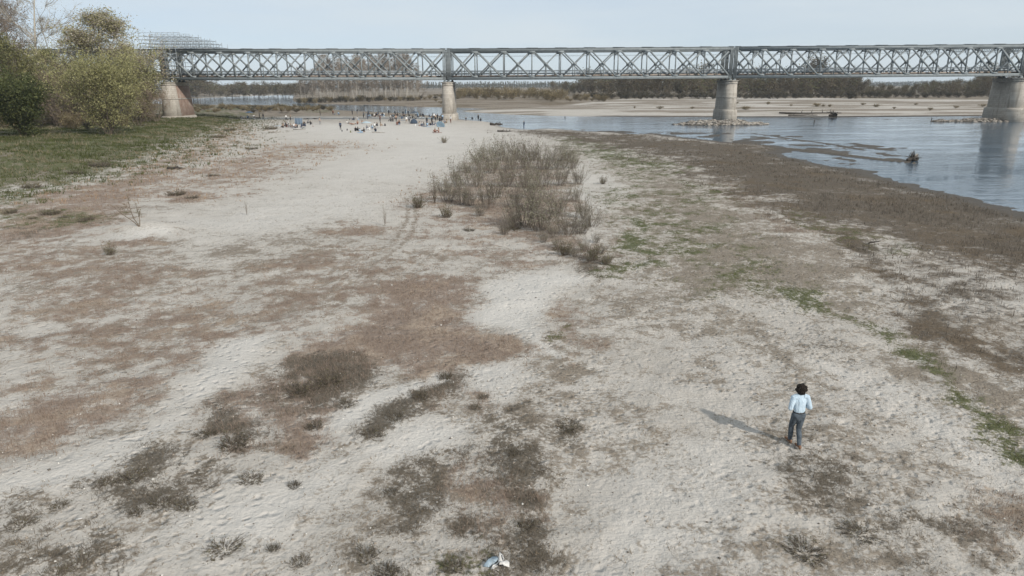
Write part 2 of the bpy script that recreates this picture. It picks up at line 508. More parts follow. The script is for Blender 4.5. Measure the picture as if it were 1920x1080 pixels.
# cover painted as soft patches: (layer, strength, edge softness in metres, outline)
PATCH = [
 ('red', .95, .9, [(880, 515), (892, 560), (862, 600), (1000, 650), (905, 680), (800, 695), (700, 700), (640, 730), (620, 790), (560, 820), (520, 740), (560, 660), (640, 620), (700, 560), (620, 545), (760, 515)]),
 ('red', .85, 1.0, [(0, 800), (100, 740), (280, 705), (330, 650), (420, 620), (560, 600), (560, 640), (420, 645), (340, 690), (300, 725), (260, 760), (120, 830), (0, 895)]),
 ('red', .44, 2.0, [(-60, 440), (200, 450), (420, 505), (640, 560), (560, 610), (300, 690), (-60, 820)]),
 ('red', .40, 2.0, [(380, 520), (640, 460), (850, 500), (760, 540), (560, 600), (420, 570)]),
 ('red', .8, 1.2, [(-20, 450), (-20, 385), (60, 362), (130, 352), (245, 324), (330, 285), (400, 258), (450, 232), (470, 240), (440, 262), (330, 330), (250, 385), (200, 425), (90, 448)]),
 ('red', .62, 1.6, [(330, 320), (420, 296), (520, 272), (700, 263), (690, 280), (590, 292), (530, 325), (440, 352), (395, 384), (290, 372), (320, 350)]),
 ('red', .9, .7, [(290, 366), (330, 352), (400, 356), (412, 368), (380, 383), (320, 382)]),
 ('red', .66, 1.3, [(755, 385), (830, 330), (900, 285), (1050, 305), (1100, 360), (1130, 420), (1150, 470), (1130, 500), (1050, 480), (930, 440), (800, 402)]),
 ('red', .75, .8, [(630, 440), (660, 418), (710, 415), (745, 430), (700, 448)]),
 ('red', .7, .8, [(170, 455), (250, 440), (330, 445), (300, 462), (200, 470)]),
 ('red', .6, .7, [(160, 610), (230, 580), (290, 560), (270, 595), (200, 620)]),
 ('red', .6, 1.0, [(840, 430), (870, 412), (900, 420), (880, 438)]),
 ('red', .75, .9, [(990, 470), (1060, 455), (1120, 470), (1150, 495), (1060, 490)]),
 ('red', .55, .7, [(990, 600), (1050, 560), (1120, 640), (1080, 670), (1020, 640)]),
 ('red', .6, .6, [(870, 745), (900, 720), (940, 740), (910, 770)]),
 ('red', .5, .8, [(700, 690), (870, 650), (990, 660), (960, 700), (800, 760)]),
 ('red', .5, .7, [(850, 870), (940, 860), (1000, 960), (900, 1010)]),
 ('red', .55, .8, [(1850, 930), (1940, 900), (1940, 1000), (1880, 1000)]),
 ('red', .5, .8, [(380, 760), (480, 700), (560, 740), (520, 830), (420, 840)]),
 ('dark', .95, .6, [(505, 715), (540, 680), (620, 665), (680, 690), (660, 740), (600, 760), (540, 750)]),
 ('dark', 1.0, .5, [(660, 815), (700, 770), (760, 730), (850, 690), (870, 705), (800, 760), (760, 800), (700, 830)]),
 ('dark', .85, .6, [(370, 800), (420, 760), (500, 780), (510, 830), (430, 840)]),
 ('dark', .8, .6, [(180, 885), (240, 840), (300, 835), (310, 880), (240, 920)]),
 ('dark', .95, .4, [(225, 955), (260, 925), (305, 925), (280, 965)]),
 ('dark', .7, .5, [(310, 950), (350, 905), (395, 930), (360, 965)]),
 ('dark', .85, .6, [(60, 1045), (110, 1005), (190, 1000), (220, 1040), (170, 1085), (80, 1085)]),
 ('dark', .75, .6, [(-10, 990), (40, 940), (150, 915), (170, 935), (70, 975)]),
 ('dark', .6, .6, [(380, 880), (430, 850), (480, 880), (450, 910)]),
 ('dark', .7, .5, [(700, 930), (730, 895), (790, 890), (800, 930), (740, 945)]),
 ('dark', .62, .7, [(650, 1060), (690, 990), (760, 980), (760, 1085), (690, 1085)]),
 ('dark', .8, .6, [(935, 790), (980, 760), (1010, 820), (1000, 900), (985, 990), (1000, 1050), (940, 1050), (950, 930)]),
 ('dark', .55, .8, [(980, 800), (1060, 790), (1090, 810), (1030, 840)]),
 ('dark', .5, .8, [(770, 840), (850, 800), (890, 830), (850, 870)]),
 ('dark', .55, .6, [(800, 1000), (860, 960), (880, 1000), (850, 1040)]),
 ('dark', .8, .8, [(1060, 480), (1110, 470), (1165, 490), (1150, 512), (1100, 500)]),
 ('dark', .45, 1.0, [(1500, 600), (1560, 650), (1570, 680), (1510, 640)]),
 ('dark', .42, .9, [(1500, 840), (1620, 860), (1700, 950), (1560, 960), (1480, 900)]),
 ('dark', .40, .9, [(1680, 930), (1850, 960), (1930, 1060), (1760, 1080)]),
 ('dark', .5, 4.0, [(380, 212), (440, 205), (560, 203), (600, 210), (540, 217), (440, 218)]),
 ('dry', .62, 1.6, [(1000, 600), (1110, 640), (1150, 750), (1090, 830), (1010, 1070), (840, 1090), (900, 960), (940, 860), (930, 760)]),
 ('dry', .5, 2.2, [(1090, 540), (1300, 560), (1450, 600), (1570, 660), (1500, 710), (1350, 650), (1150, 610)]),
 ('dry', .55, 1.6, [(1480, 700), (1560, 680), (1640, 790), (1700, 900), (1940, 980), (1940, 1090), (1380, 1090), (1250, 1010), (1480, 880)]),
 ('dry', .52, 2.2, [(1230, 360), (1380, 400), (1500, 470), (1640, 540), (1700, 620), (1560, 590), (1400, 540), (1250, 540), (1180, 480)]),
 ('dry', .46, 2.0, [(-40, 460), (300, 430), (640, 450), (900, 480), (900, 560), (640, 600), (300, 720), (-40, 800)]),
 ('dry', .78, 2.4, [(1090, 262), (1200, 285), (1320, 330), (1450, 395), (1580, 450), (1660, 510), (1720, 620), (1600, 590), (1450, 560), (1250, 545), (1150, 520), (1140, 420), (1150, 350)]),
 ('green', .42, 2.4, [(1120, 300), (1250, 330), (1330, 400), (1420, 470), (1560, 570), (1400, 560), (1250, 520), (1170, 440)]),
 ('dry', .6, 1.2, [(1520, 560), (1620, 600), (1760, 720), (1935, 880), (1935, 930), (1760, 800), (1600, 680)]),
 ('dry', .5, 1.5, [(1660, 560), (1760, 620), (1935, 720), (1935, 800), (1800, 720)]),
 ('red', .45, 1.2, [(780, 390), (900, 430), (1060, 480), (1000, 520), (860, 490), (760, 440)]),
 ('dry', .95, .9, [(1560, 575), (1640, 600), (1760, 660), (1935, 740), (1935, 850), (1850, 790), (1740, 700), (1640, 630)]),
 ('dry', .8, .8, [(940, 760), (1010, 750), (1040, 820), (1020, 900), (1010, 1000), (1040, 1090), (900, 1090), (950, 980), (945, 880)]),
 ('green', .7, .5, [(1400, 490), (1480, 528), (1560, 572), (1640, 612), (1630, 622), (1540, 584), (1460, 540)]),
 ('green', .5, 1.6, [(1500, 400), (1620, 440), (1700, 470), (1640, 470), (1540, 430)]),
 ('dry', .35, 2.0, [(560, 330), (700, 380), (850, 460), (640, 470), (480, 420), (450, 390)]),
 ('dry', .45, 1.2, [(600, 860), (900, 820), (930, 1000), (700, 1080), (560, 1000)]),
 ('dry', .30, 2.0, [(0, 880), (400, 850), (640, 900), (600, 1090), (0, 1090)]),
 ('dry', .55, 1.8, [(1080, 262), (1250, 290), (1330, 340), (1250, 380), (1160, 330)]),
 ('dry', .35, 2.0, [(1120, 700), (1330, 720), (1350, 900), (1180, 1000), (1100, 900)]),
 ('green', .95, 3.4, [(-60, 260), (0, 236), (150, 246), (290, 222), (350, 220), (440, 212), (420, 236), (330, 262), (230, 304), (110, 336), (-60, 352)]),
 ('green', .85, 1.2, [(-40, 372), (30, 356), (90, 352), (60, 366), (0, 384)]),
 ('green', .7, 1.0, [(60, 408), (150, 396), (200, 404), (120, 420)]),
 ('dark', .55, 1.4, [(-30, 440), (60, 425), (150, 418), (140, 432), (40, 450)]),
 ('dark', .6, 1.6, [(120, 318), (200, 300), (260, 292), (220, 310), (150, 332)]),
 ('green', .7, .8, [(-30, 420), (0, 392), (45, 392), (60, 408), (20, 425)]),
 ('green', .6, .6, [(70, 400), (110, 390), (135, 398), (100, 410)]),
 ('green', .75, 1.4, [(1060, 258), (1110, 272), (1180, 290), (1250, 315), (1255, 332), (1190, 318), (1120, 300)]),
 ('green', .95, .6, [(1165, 408), (1190, 405), (1205, 440), (1232, 460), (1215, 478), (1180, 462)]),
 ('green', .8, .6, [(1140, 505), (1170, 488), (1210, 490), (1200, 510), (1160, 518)]),
 ('green', .55, .8, [(1120, 350), (1160, 360), (1180, 410), (1160, 430), (1135, 390)]),
 ('green', .6, .7, [(1360, 455), (1400, 455), (1420, 475), (1380, 475)]),
 ('green', .6, .7, [(1325, 520), (1360, 515), (1370, 540), (1340, 540)]),
 ('green', .55, 1.0, [(1300, 350), (1340, 348), (1370, 370), (1330, 372)]),
 ('green', .80, .5, [(1590, 585), (1640, 598), (1700, 640), (1745, 690), (1720, 695), (1660, 640), (1610, 610)]),
 ('green', .90, .5, [(1730, 690), (1790, 730), (1850, 780), (1935, 840), (1935, 868), (1850, 810), (1770, 745)]),
 ('green', 1.0, .35, [(1815, 795), (1850, 812), (1935, 850), (1935, 885), (1890, 852), (1830, 820)]),
 ('green', .55, .7, [(1480, 535), (1540, 545), (1590, 590), (1560, 590), (1500, 560)]),
 ('green', .36, 2.0, [(1230, 470), (1350, 470), (1500, 530), (1480, 560), (1330, 560), (1240, 530)]),
 ('green', .5, .4, [(1030, 615), (1055, 605), (1060, 630), (1035, 635)]),
 ('green', .4, 1.0, [(560, 205), (600, 205), (640, 209), (580, 213)]),
 ('green', .35, .6, [(810, 1040), (860, 1020), (880, 1060), (840, 1085)]),
 ('mud', 1.12, 2.2, [(985, 246), (1060, 246), (1280, 262), (1467, 280), (1484, 300), (1640, 328), (1780, 368), (1925, 402), (2100, 450), (2100, 600), (1925, 525), (1800, 480), (1700, 448), (1600, 425), (1500, 402), (1400, 362), (1310, 318), (1200, 284), (1060, 256)]),
 ('mud', .95, .7, [(1480, 400), (1640, 452), (1660, 490), (1710, 545), (1760, 590), (1830, 630), (1935, 670), (1935, 725), (1830, 690), (1740, 620), (1690, 560), (1660, 510), (1580, 455)]),
 ('mud', .6, 1.0, [(1660, 470), (1800, 500), (1930, 560), (1930, 640), (1780, 585), (1700, 530)]),
 ('brown', .9, 1.0, [(1350, 345), (1450, 380), (1560, 410), (1640, 440), (1620, 470), (1500, 410), (1400, 375)]),
 ('brown', .62, 1.0, [(1640, 490), (1700, 540), (1760, 590), (1870, 640), (1935, 672), (1935, 725), (1820, 690), (1740, 620), (1690, 560)]),
 ('brown', .7, 1.5, [(1700, 425), (1800, 450), (1930, 490), (1930, 520), (1800, 478)]),
 ('red', .5, 1.0, [(1330, 345), (1420, 390), (1540, 430), (1580, 445), (1540, 450), (1420, 410)]),
]
BARE = [(1.0, .8, [(1085, 300), (1135, 345), (1112, 392), (1092, 360)]), (1.0, .6, [(1096, 398), (1116, 398), (1128, 455), (1098, 452)]),
        (.95, .7, [(880, 565), (950, 522), (1060, 503), (1100, 520), (1040, 560), (992, 600), (1030, 662), (1004, 660), (955, 612), (890, 600)]),
        (1.0, .8, [(215, 432), (270, 424), (325, 428), (330, 440), (240, 449)]), (.9, .5, [(615, 800), (700, 742), (820, 690), (838, 700), (725, 768), (660, 810)]),
        (.9, .7, [(640, 862), (760, 802), (875, 800), (850, 842), (700, 882)]), (.85, .7, [(345, 695), (430, 642), (545, 622), (505, 660), (385, 740), (300, 762)]),
        (.8, .8, [(-20, 905), (180, 832), (330, 770), (335, 800), (185, 880), (-20, 950)]), (.75, .9, [(450, 900), (620, 850), (640, 900), (560, 1000), (400, 1060), (330, 1000)]),
        (.85, 3.0, [(500, 232), (860, 234), (940, 252), (860, 300), (800, 345), (700, 345), (560, 360), (640, 300), (720, 272), (600, 262)]),
        (.7, 2.0, [(420, 395), (560, 350), (700, 350), (740, 400), (600, 420), (440, 440), (330, 420)]),
        (.8, .6, [(860, 690), (960, 680), (985, 720), (930, 760), (880, 730)]), (.55, 1.0, [(1180, 880), (1400, 820), (1430, 900), (1300, 1080), (1120, 1080)]),
        (.6, .8, [(1560, 690), (1700, 720), (1800, 800), (1935, 905), (1935, 940), (1800, 850), (1640, 760)])]
TRACKS = [([(775, 372), (782, 410), (765, 450), (720, 485), (640, 520), (540, 560)], .20), ([(762, 372), (766, 410), (748, 446), (700, 478), (620, 510)], .18),
          ([(1300, 545), (1400, 600), (1470, 660), (1530, 725)], .16), ([(1180, 520), (1330, 570), (1440, 640), (1500, 700)], .18)]
LAYERS = ('red', 'dark', 'dry', 'green', 'mud', 'brown')
BARE_W = [(s_, e_, ground_pts(P)[:, :2]) for s_, e_, P in BARE]
TRACKS_W = [(ground_pts(P)[:, :2], w_) for P, w_ in TRACKS]
_g = ground_pts([q for p in PATCH for q in p[3]])[:, :2]
PATCH_W, _k = [], 0
for l, s_, e_, P in PATCH:
    PATCH_W.append((l, s_, e_, _g[_k:_k + len(P)]))
    _k += len(P)
SAND_FAR = [pw([(850, 208), (1000, 217), (1280, 221), (1920, 219), (2300, 216), (2300, 195), (1920, 192.5), (1600, 189.5), (1300, 187.5), (1180, 190), (1080, 198), (1000, 203), (900, 207)], .3),
            pw([(330, 190), (420, 190), (430, 195.5), (330, 197)], .3), pw([(455, 191), (478, 189.5), (492, 196), (452, 197)], .3),
            pw([(330, 186), (550, 177), (556, 175), (330, 182)], .5)]

def cover(X, Y):
    """strength 0..1 of every kind of ground cover, and of bare sand"""
    wx = (fbm(X / 2.6, Y / 2.6, 71, 4) - .5) * 3.2
    wy = (fbm(X / 2.6, Y / 2.6, 75, 4) - .5) * 3.2
    sc = np.clip(Y / 45, .45, 2.5)
    XX, YY = X + wx * sc, Y + wy * sc
    n1 = fbm(X / 1.3, Y / 1.3, 81, 4)
    n2 = fbm(X / .55, Y / .55, 91, 3)
    n3 = fbm(X / 2.3 + 40, Y / 1.4, 85, 4)
    out = {l: np.zeros(X.shape) for l in LAYERS}
    for l, s, e, P in PATCH_W:
        P = np.asarray(P)
        m = 6 + 4 * e
        sel = (X > P[:, 0].min() - m) & (X < P[:, 0].max() + m) & (Y > P[:, 1].min() - m) & (Y < P[:, 1].max() + m)
        if not sel.any():
            continue
        sd = sdf_poly(XX[sel], YY[sel], P)
        e2 = e * np.clip(Y[sel] / 16, 2.2, 6.0)
        soft = sstep(1.0, -1.0, sd / e2)
        q = soft * s
        out[l][sel] = np.maximum(out[l][sel], q)
    for k, l in enumerate(LAYERS):
        nn = (.62 * n1 + .38 * n2 if k % 2 else .5 * n3 + .5 * n2) - .5
        q = out[l]
        out[l] = np.clip(q - nn * 1.5 * sstep(0, .25, q), 0, 1)
    # thin scattered specks of dry cover over the near sand
    thin = sstep(.44, .66, .6 * fbm(X / 1.1, Y / .7, 95, 4) + .4 * fbm(X / 6, Y / 6, 97, 3)) * .5
    out['dry'] = np.maximum(out['dry'], thin * sstep(160, 60, Y))
    bare = np.zeros(X.shape)
    for s_, e, P in BARE_W:
        sel = (X > P[:, 0].min() - 8) & (X < P[:, 0].max() + 8) & (Y > P[:, 1].min() - 8) & (Y < P[:, 1].max() + 8)
        if sel.any():
            bare[sel] = np.maximum(bare[sel], s_ * sstep(1, -1, sdf_poly(XX[sel], YY[sel], P) / (e * np.clip(Y[sel] / 24, 1.0, 4))))
    for l in ('red', 'dark', 'dry', 'green'):
        out[l] = out[l] * (1 - .92 * bare)
    for P, w_ in TRACKS_W:
        d_, _ = dist_line(X + wx * .12, Y + wy * .12, P)
        out['dry'] = np.maximum(out['dry'], .55 * sstep(w_ * 1.6, w_ * .4, d_))
    out['bare'] = bare
    sand = sstep(232, 214, Y + np.maximum(0, -X - 60) * .25)
    for P in SAND_FAR:
        sand = np.maximum(sand, sstep(3, -3, sdf_poly(X + wx, Y + wy * 2, P)))
    # rills and flotsam lines on the far bars, rank growth on the wooded bank
    fs_ = sstep(.34, .60, fbm(X / 26, Y / 8, 103, 4)) * sstep(205, 235, Y) * .8
    out['dry'] = np.maximum(out['dry'], fs_)
    lb = sdf_poly(XX, YY, LEFT_BANK)
    out['dry'] = np.maximum(out['dry'], sstep(2, -5, lb) * .85)
    out['green'] = np.maximum(out['green'], sstep(-8, -26, lb) * sstep(-15, -40, X) * .75 * sstep(.35, .6, n3))
    out['dark'] = np.maximum(out['dark'], sstep(-20, -45, lb) * .6)
    out['sand'] = sand * (1 - .85 * sstep(0, -7, lb))
    out['mud'] = out['mud'] * (.80 + .4 * sstep(.35, .6, fbm(X / 5 + 9, Y / 3.5, 121, 4)))
    return out

# ---- the ground: one sheet out to the horizon, finer near the path
ys = [-70, -40, -20, -8, 0]
y = 4.0
while y < 4600:
    ys.append(y)
    y += max(.085, y * (.0085 if y < 70 else (.0105 if y < 480 else .06)))
ys = np.array(ys)
us = np.linspace(-1, 1, 660)
us = us * (.72 + .28 * np.abs(us) ** 3)
half = 1.25 * np.maximum(ys, 10) + 14
GX = us[None, :] * half[:, None]
GY = np.repeat(ys[:, None], len(us), 1)
gz = hgt(GX.ravel(), GY.ravel())
gx, gy = GX.ravel(), GY.ravel()
cv = cover(gx, gy)
land_m = sstep(-.05, .12, gz)
wet = sstep(.34, .02, gz) * sstep(260, 170, gy)
shore_mud = sstep(.30, .12, gz) * sstep(8, 25, gx - (gy - 150) * .15 + 0) * (gy < 260)
cv['mud'] = np.maximum(cv['mud'], shore_mud)
nr, nc = GX.shape
ii = (np.arange(nr - 1)[:, None] * nc + np.arange(nc - 1)[None, :]).ravel()
GF = np.stack([ii, ii + 1, ii + nc + 1, ii + nc], 1)

gm, nt, bs = new_mat('river_sand', .95, .1)
aA = nt.nodes.new('ShaderNodeAttribute'); aA.attribute_name = 'CovA'
aB = nt.nodes.new('ShaderNodeAttribute'); aB.attribute_name = 'CovB'
aC = nt.nodes.new('ShaderNodeAttribute'); aC.attribute_name = 'CovC'
def seps(a):
    s = nt.nodes.new('ShaderNodeSeparateColor')
    nt.links.new(a.outputs['Color'], s.inputs[0])
    return s.outputs
A, B, Cc = seps(aA), seps(aB), seps(aC)
nf = noise(nt, 9.0, 4, .6)
nm = noise(nt, 2.2, 4, .6)
ng = noise(nt, 38.0, 2, .6)
nl = noise(nt, .35, 4, .55)
fine = math_n(nt, 'ADD', math_n(nt, 'MULTIPLY', nf, .55), math_n(nt, 'MULTIPLY', ng, .45))
sandc = ramp(nt, math_n(nt, 'ADD', math_n(nt, 'MULTIPLY', nm, .5), math_n(nt, 'MULTIPLY', nl, .5)), [(.3, (.385, .350, .308)), (.7, (.525, .485, .437))])
sandc = mixc(nt, math_n(nt, 'MULTIPLY', mapr(nt, fine, .53, .69), .48), sandc, (.27, .235, .195))
sandc = mixc(nt, math_n(nt, 'MULTIPLY', Cc[2], .6), sandc, (.60, .57, .53))
farc = ramp(nt, nl, [(.3, (.11, .088, .060)), (.7, (.215, .172, .125))])
base = mixc(nt, Cc[0], farc, sandc)
nq = noise(nt, 1.5, 9, .70)
nq2 = noise(nt, 3.1, 8, .74, stretch=(1, 1.25, 1), dist=.4)
brk = math_n(nt, 'ADD', math_n(nt, 'MULTIPLY', nq, .45), math_n(nt, 'ADD', math_n(nt, 'MULTIPLY', nq2, .40), math_n(nt, 'MULTIPLY', ng, .15)))
brk2 = math_n(nt, 'ADD', math_n(nt, 'MULTIPLY', noise(nt, 2.1, 9, .72, stretch=(1.2, 1, 1)), .55), math_n(nt, 'MULTIPLY', nf, .45))
def lay(base, m, c0, c1, br=brk, k=.24, gain=3.4, full=1.0):
    f = mapr(nt, math_n(nt, 'ADD', m, math_n(nt, 'MULTIPLY', math_n(nt, 'SUBTRACT', br, .5), gain)), .46 - k, .46 + k)
    f = math_n(nt, 'MULTIPLY', math_n(nt, 'MULTIPLY', f, mapr(nt, m, .02, .20)), full, clamp=True)
    c = ramp(nt, nf, [(.3, c0), (.72, c1)])
    return mixc(nt, f, base, c)
base = lay(base, A[2], (.165, .138, .110), (.31, .265, .215), brk2)
redc0 = ramp(nt, nf, [(.3, (.175, .13, .102)), (.72, (.31, .24, .19))])
redc1 = ramp(nt, nf, [(.3, (.25, .19, .14)), (.72, (.42, .335, .26))])
redc = mixc(nt, mapr(nt, noise(nt, .5, 5, .65), .47, .64), redc0, redc1)
fr_ = mapr(nt, math_n(nt, 'ADD', A[0], math_n(nt, 'MULTIPLY', math_n(nt, 'SUBTRACT', brk, .5), 3.6)), .22, .74)
fr_ = math_n(nt, 'MULTIPLY', math_n(nt, 'MULTIPLY', fr_, mapr(nt, A[0], .02, .2)), .9, clamp=True)
base = mixc(nt, fr_, base, redc)
base = lay(base, A[1], (.085, .073, .057), (.18, .152, .12), brk2, full=.9)
mudn = noise(nt, .22, 5, .6)
base = lay(base, B[1], (.062, .050, .038), (.155, .125, .095), brk, .34, full=.96)
base = mixc(nt, math_n(nt, 'MULTIPLY', math_n(nt, 'MULTIPLY', B[1], mapr(nt, mudn, .5, .68)), .6), base, (.13, .095, .06))
base = mixc(nt, math_n(nt, 'MULTIPLY', math_n(nt, 'MULTIPLY', B[1], mapr(nt, brk2, .55, .66)), .5), base, (.30, .262, .215))
base = lay(base, B[2], (.088, .066, .046), (.175, .135, .096), brk2, full=.8)
base = lay(base, B[0], (.052, .062, .024), (.125, .135, .060), brk2, full=.88)
base = mixc(nt, math_n(nt, 'MULTIPLY', Cc[1], .9), base, mixc(nt, .72, base, (.062, .055, .046)))
nt.links.new(base, bs.inputs['Base Color'])
nt.links.new(mapr(nt, Cc[1], 0, 1, .97, .55), bs.inputs['Roughness'])
# trodden sand: footprints where people walk, fine grain elsewhere
vo = nt.nodes.new('ShaderNodeTexVoronoi'); vo.feature = 'SMOOTH_F1'; vo.inputs['Scale'].default_value = 3.3
vo.inputs['Smoothness'].default_value = .6
tcv = nt.nodes.new('ShaderNodeTexCoord')
nzv = nt.nodes.new('ShaderNodeTexNoise'); nzv.inputs['Scale'].default_value = 1.1; nzv.inputs['Detail'].default_value = 3
nt.links.new(tcv.outputs['Object'], nzv.inputs['Vector'])
wrp = nt.nodes.new('ShaderNodeVectorMath'); wrp.operation = 'MULTIPLY_ADD'
wrp.inputs[1].default_value = (.5, .5, 0)
nt.links.new(nzv.outputs['Color'], wrp.inputs[0]); nt.links.new(tcv.outputs['Object'], wrp.inputs[2])
nt.links.new(wrp.outputs[0], vo.inputs['Vector'])
foot = math_n(nt, 'MULTIPLY', mapr(nt, vo.outputs['Distance'], .05, .42), mapr(nt, noise(nt, .16, 3, .6), .36, .56, .15, 1.0))
hgtn = math_n(nt, 'ADD', math_n(nt, 'MULTIPLY', nq, .75), math_n(nt, 'ADD', math_n(nt, 'MULTIPLY', nf, .5), math_n(nt, 'MULTIPLY', foot, .5)))
bump(nt, bs, hgtn, .75, .17)

gme = mesh_np('ground', np.stack([gx, gy, gz], 1), GF, [gm], smooth=True,
              cols={'CovA': np.stack([cv['red'], cv['dark'], cv['dry']], 1),
                    'CovB': np.stack([cv['green'], cv['mud'], cv['brown']], 1),
                    'CovC': np.stack([cv['sand'], wet, cv['bare']], 1)})
ground = obj('ground', gme)
ground['kind'] = 'structure'

def hz(x, y):
    """ground level anywhere, read from the sheet"""
    x = np.atleast_1d(np.asarray(x, float)); y = np.atleast_1d(np.asarray(y, float))
    r = np.clip(np.searchsorted(ys, y) - 1, 0, nr - 2)
    fr = np.clip((y - ys[r]) / (ys[r + 1] - ys[r]), 0, 1)
    Z = gz.reshape(nr, nc)
    out = 0
    for rr, w in ((r, 1 - fr), (r + 1, fr)):
        u = x / half[rr]
        c = np.clip(np.searchsorted(us, u) - 1, 0, nc - 2)
        fc = np.clip((u - us[c]) / (us[c + 1] - us[c]), 0, 1)
        out = out + w * (Z[rr, c] * (1 - fc) + Z[rr, c + 1] * fc)
    return out

def ground_at(px, py):
    z = .4
    dx, dy, dz = ray(px, py)
    for k in range(10):
        t = (z - CAMH) / dz
        z += (max(0.0, float(hz(dx * t, dy * t)[0])) - z) * .75
    t = (z - CAMH) / dz
    return dx * t, dy * t, z

# ---- the river
wm, nt, bs = new_mat('river_water', .06, .5)
bs.inputs['IOR'].default_value = 1.33
wc = ramp(nt, noise(nt, .03, 3, stretch=(1, 2.5, 1)), [(.35, (.065, .10, .135)), (.65, (.10, .145, .19))])
nt.links.new(wc, bs.inputs['Base Color'])
w1 = noise(nt, .55, 4, .6, stretch=(1, 1.5, 1), dist=.3)
w2 = noise(nt, .06, 3, .5, stretch=(1, 3.0, 1))
amp = mapr(nt, w2, .35, .62, .25, 1.0)
bump(nt, bs, math_n(nt, 'MULTIPLY', w1, amp), .26, .30)
wb = np.array([(-900, 60, 0), (700, -90, 0), (900, 420, 0), (500, 900, 0), (-1100, 900, 0)], float)
river = obj('river', mesh_np('river', wb, [np.array([[0, 1, 2, 3, 4]])], [wm]))
river['kind'] = 'structure'
# ------------------------------------------------------------------ dry grass, heath, green grass, stubble: too many to count
def blades(name, mat, X, Y, nb, L, W, lean, spread, cols, seed, curl=0.0, z0=-.01):
    """nb blades at every X, Y; L, W, lean as (lo, hi)"""
    r = np.random.RandomState(seed)
    n = len(X)
    Lt = r.uniform(L[0], L[1], n)
    bx = np.repeat(X, nb) + r.normal(0, 1, n * nb) * np.repeat(Lt, nb) * spread
    by = np.repeat(Y, nb) + r.normal(0, 1, n * nb) * np.repeat(Lt, nb) * spread
    bz = hz(bx, by) + z0
    m = n * nb
    ln = np.repeat(Lt, nb) * r.uniform(.55, 1.1, m)
    az = r.uniform(0, 2 * math.pi, m)
    le = r.uniform(lean[0], lean[1], m)
    dx, dy, dz = np.cos(az) * np.sin(le), np.sin(az) * np.sin(le), np.cos(le)
    pa = r.uniform(0, 2 * math.pi, m)
    w = r.uniform(W[0], W[1], m) * np.clip(by / 30, .8, 3.0)
    px, py = np.cos(pa) * w, np.sin(pa) * w
    V = np.empty((m, 3, 3), np.float32)
    V[:, 0] = np.stack([bx - px, by - py, bz], 1)
    V[:, 1] = np.stack([bx + px, by + py, bz], 1)
    V[:, 2] = np.stack([bx + dx * ln, by + dy * ln, bz + dz * ln], 1)
    c0, c1 = np.array(cols[0]), np.array(cols[1])
    t = (np.repeat(r.uniform(0, 1, n), nb) * .6 + r.uniform(0, 1, m) * .4)[:, None]
    C = c0 * (1 - t) + c1 * t
    C = np.repeat(C[:, None, :], 3, 1)
    o = obj(name, mesh_np(name, V.reshape(-1, 3), np.arange(m * 3).reshape(-1, 3), [mat], col=C.reshape(-1, 3)))
    o['kind'] = 'stuff'
    return o

def fan(n, y0, y1, seed, power=1.0):
    """sites thinning out with distance"""
    r = np.random.RandomState(seed)
    u = r.uniform(0, 1, n)
    Yv = np.exp(np.log(y0) + (np.log(y1) - np.log(y0)) * u ** power)
    Xv = r.uniform(-1, 1, n) * (.86 * Yv + 5)
    return Xv, Yv, r.uniform(0, 1, n)

grass_mat = attr_mat('dry_blades', .9, .1, .25, var=0)
X, Y, U = fan(620000, 8.5, 95, 5)
cvs = cover(X, Y)
k = U < np.clip(cvs['red'] - .12, 0, 1) * .34
blades('dry_red_grass', grass_mat, X[k], Y[k], 5, (.08, .26), (.004, .009), (.05, .9), .40, ((.20, .145, .11), (.41, .32, .255)), 1)
k = (U > .5) & (U - .5 < np.clip(cvs['dark'] - .15, 0, 1) * .5)
blades('dead_heath_twigs', grass_mat, X[k], Y[k], 7, (.07, .22), (.004, .009), (.3, 1.4), .6, ((.075, .064, .048), (.24, .20, .155)), 2)
k = (U > .3) & (U - .3 < cvs['dry'] * .10)
blades('withered_ground_cover', grass_mat, X[k], Y[k], 5, (.05, .17), (.005, .011), (.4, 1.45), .5, ((.13, .10, .07), (.32, .25, .17)), 3)
k = (U > .6) & (U - .6 < np.clip(cvs['green'] - .15, 0, 1) * .4)
blades('green_grass', grass_mat, X[k], Y[k], 5, (.05, .16), (.005, .010), (.1, .9), .5, ((.08, .09, .035), (.20, .20, .095)), 4)
# stubble of dead reeds on the drying mud
X, Y, U = fan(160000, 14, 150, 6, .75)
cvs = cover(X, Y)
zz = hz(X, Y)
k = (U < np.maximum(cvs['mud'], cvs['brown'] * .5) * .42 * (.35 + 1.1 * (fbm(X / 6, Y / 6, 111, 3) > .46))) & (zz > .14)
blades('reed_stubble', grass_mat, X[k], Y[k], 3, (.12, .40), (.007, .014), (.0, .55), .3, ((.075, .062, .05), (.27, .23, .185)), 7)
# grass of the wooded bank
r_ = np.random.RandomState(8)
X = r_.uniform(-170, -8, 150000); Y = r_.uniform(55, 215, 150000)
gv = cover(X, Y)['green']
k = (r_.uniform(0, 1, 150000) < gv * .5)
blades('bank_grass', grass_mat, X[k], Y[k], 3, (.15, .45), (.012, .022), (.05, .8), .5, ((.045, .053, .019), (.135, .138, .06)), 9)
tus = fbm(X / 3.5, Y / 3.5, 131, 3)
k = (r_.uniform(0, 1, 150000) < gv * .5) & (tus > .54)
blades('grass_tussocks', grass_mat, X[k], Y[k], 5, (.2, .6), (.012, .022), (.05, .8), .45, ((.045, .055, .02), (.13, .14, .055)), 15)
k = (r_.uniform(0, 1, 150000) < gv * .35) & (tus < .44)
blades('straw_tussocks', grass_mat, X[k], Y[k], 4, (.2, .6), (.012, .02), (.05, .9), .45, ((.17, .14, .09), (.33, .28, .19)), 16)
k = r_.uniform(0, 1, 150000) < cover(X, Y)['red'] * .22
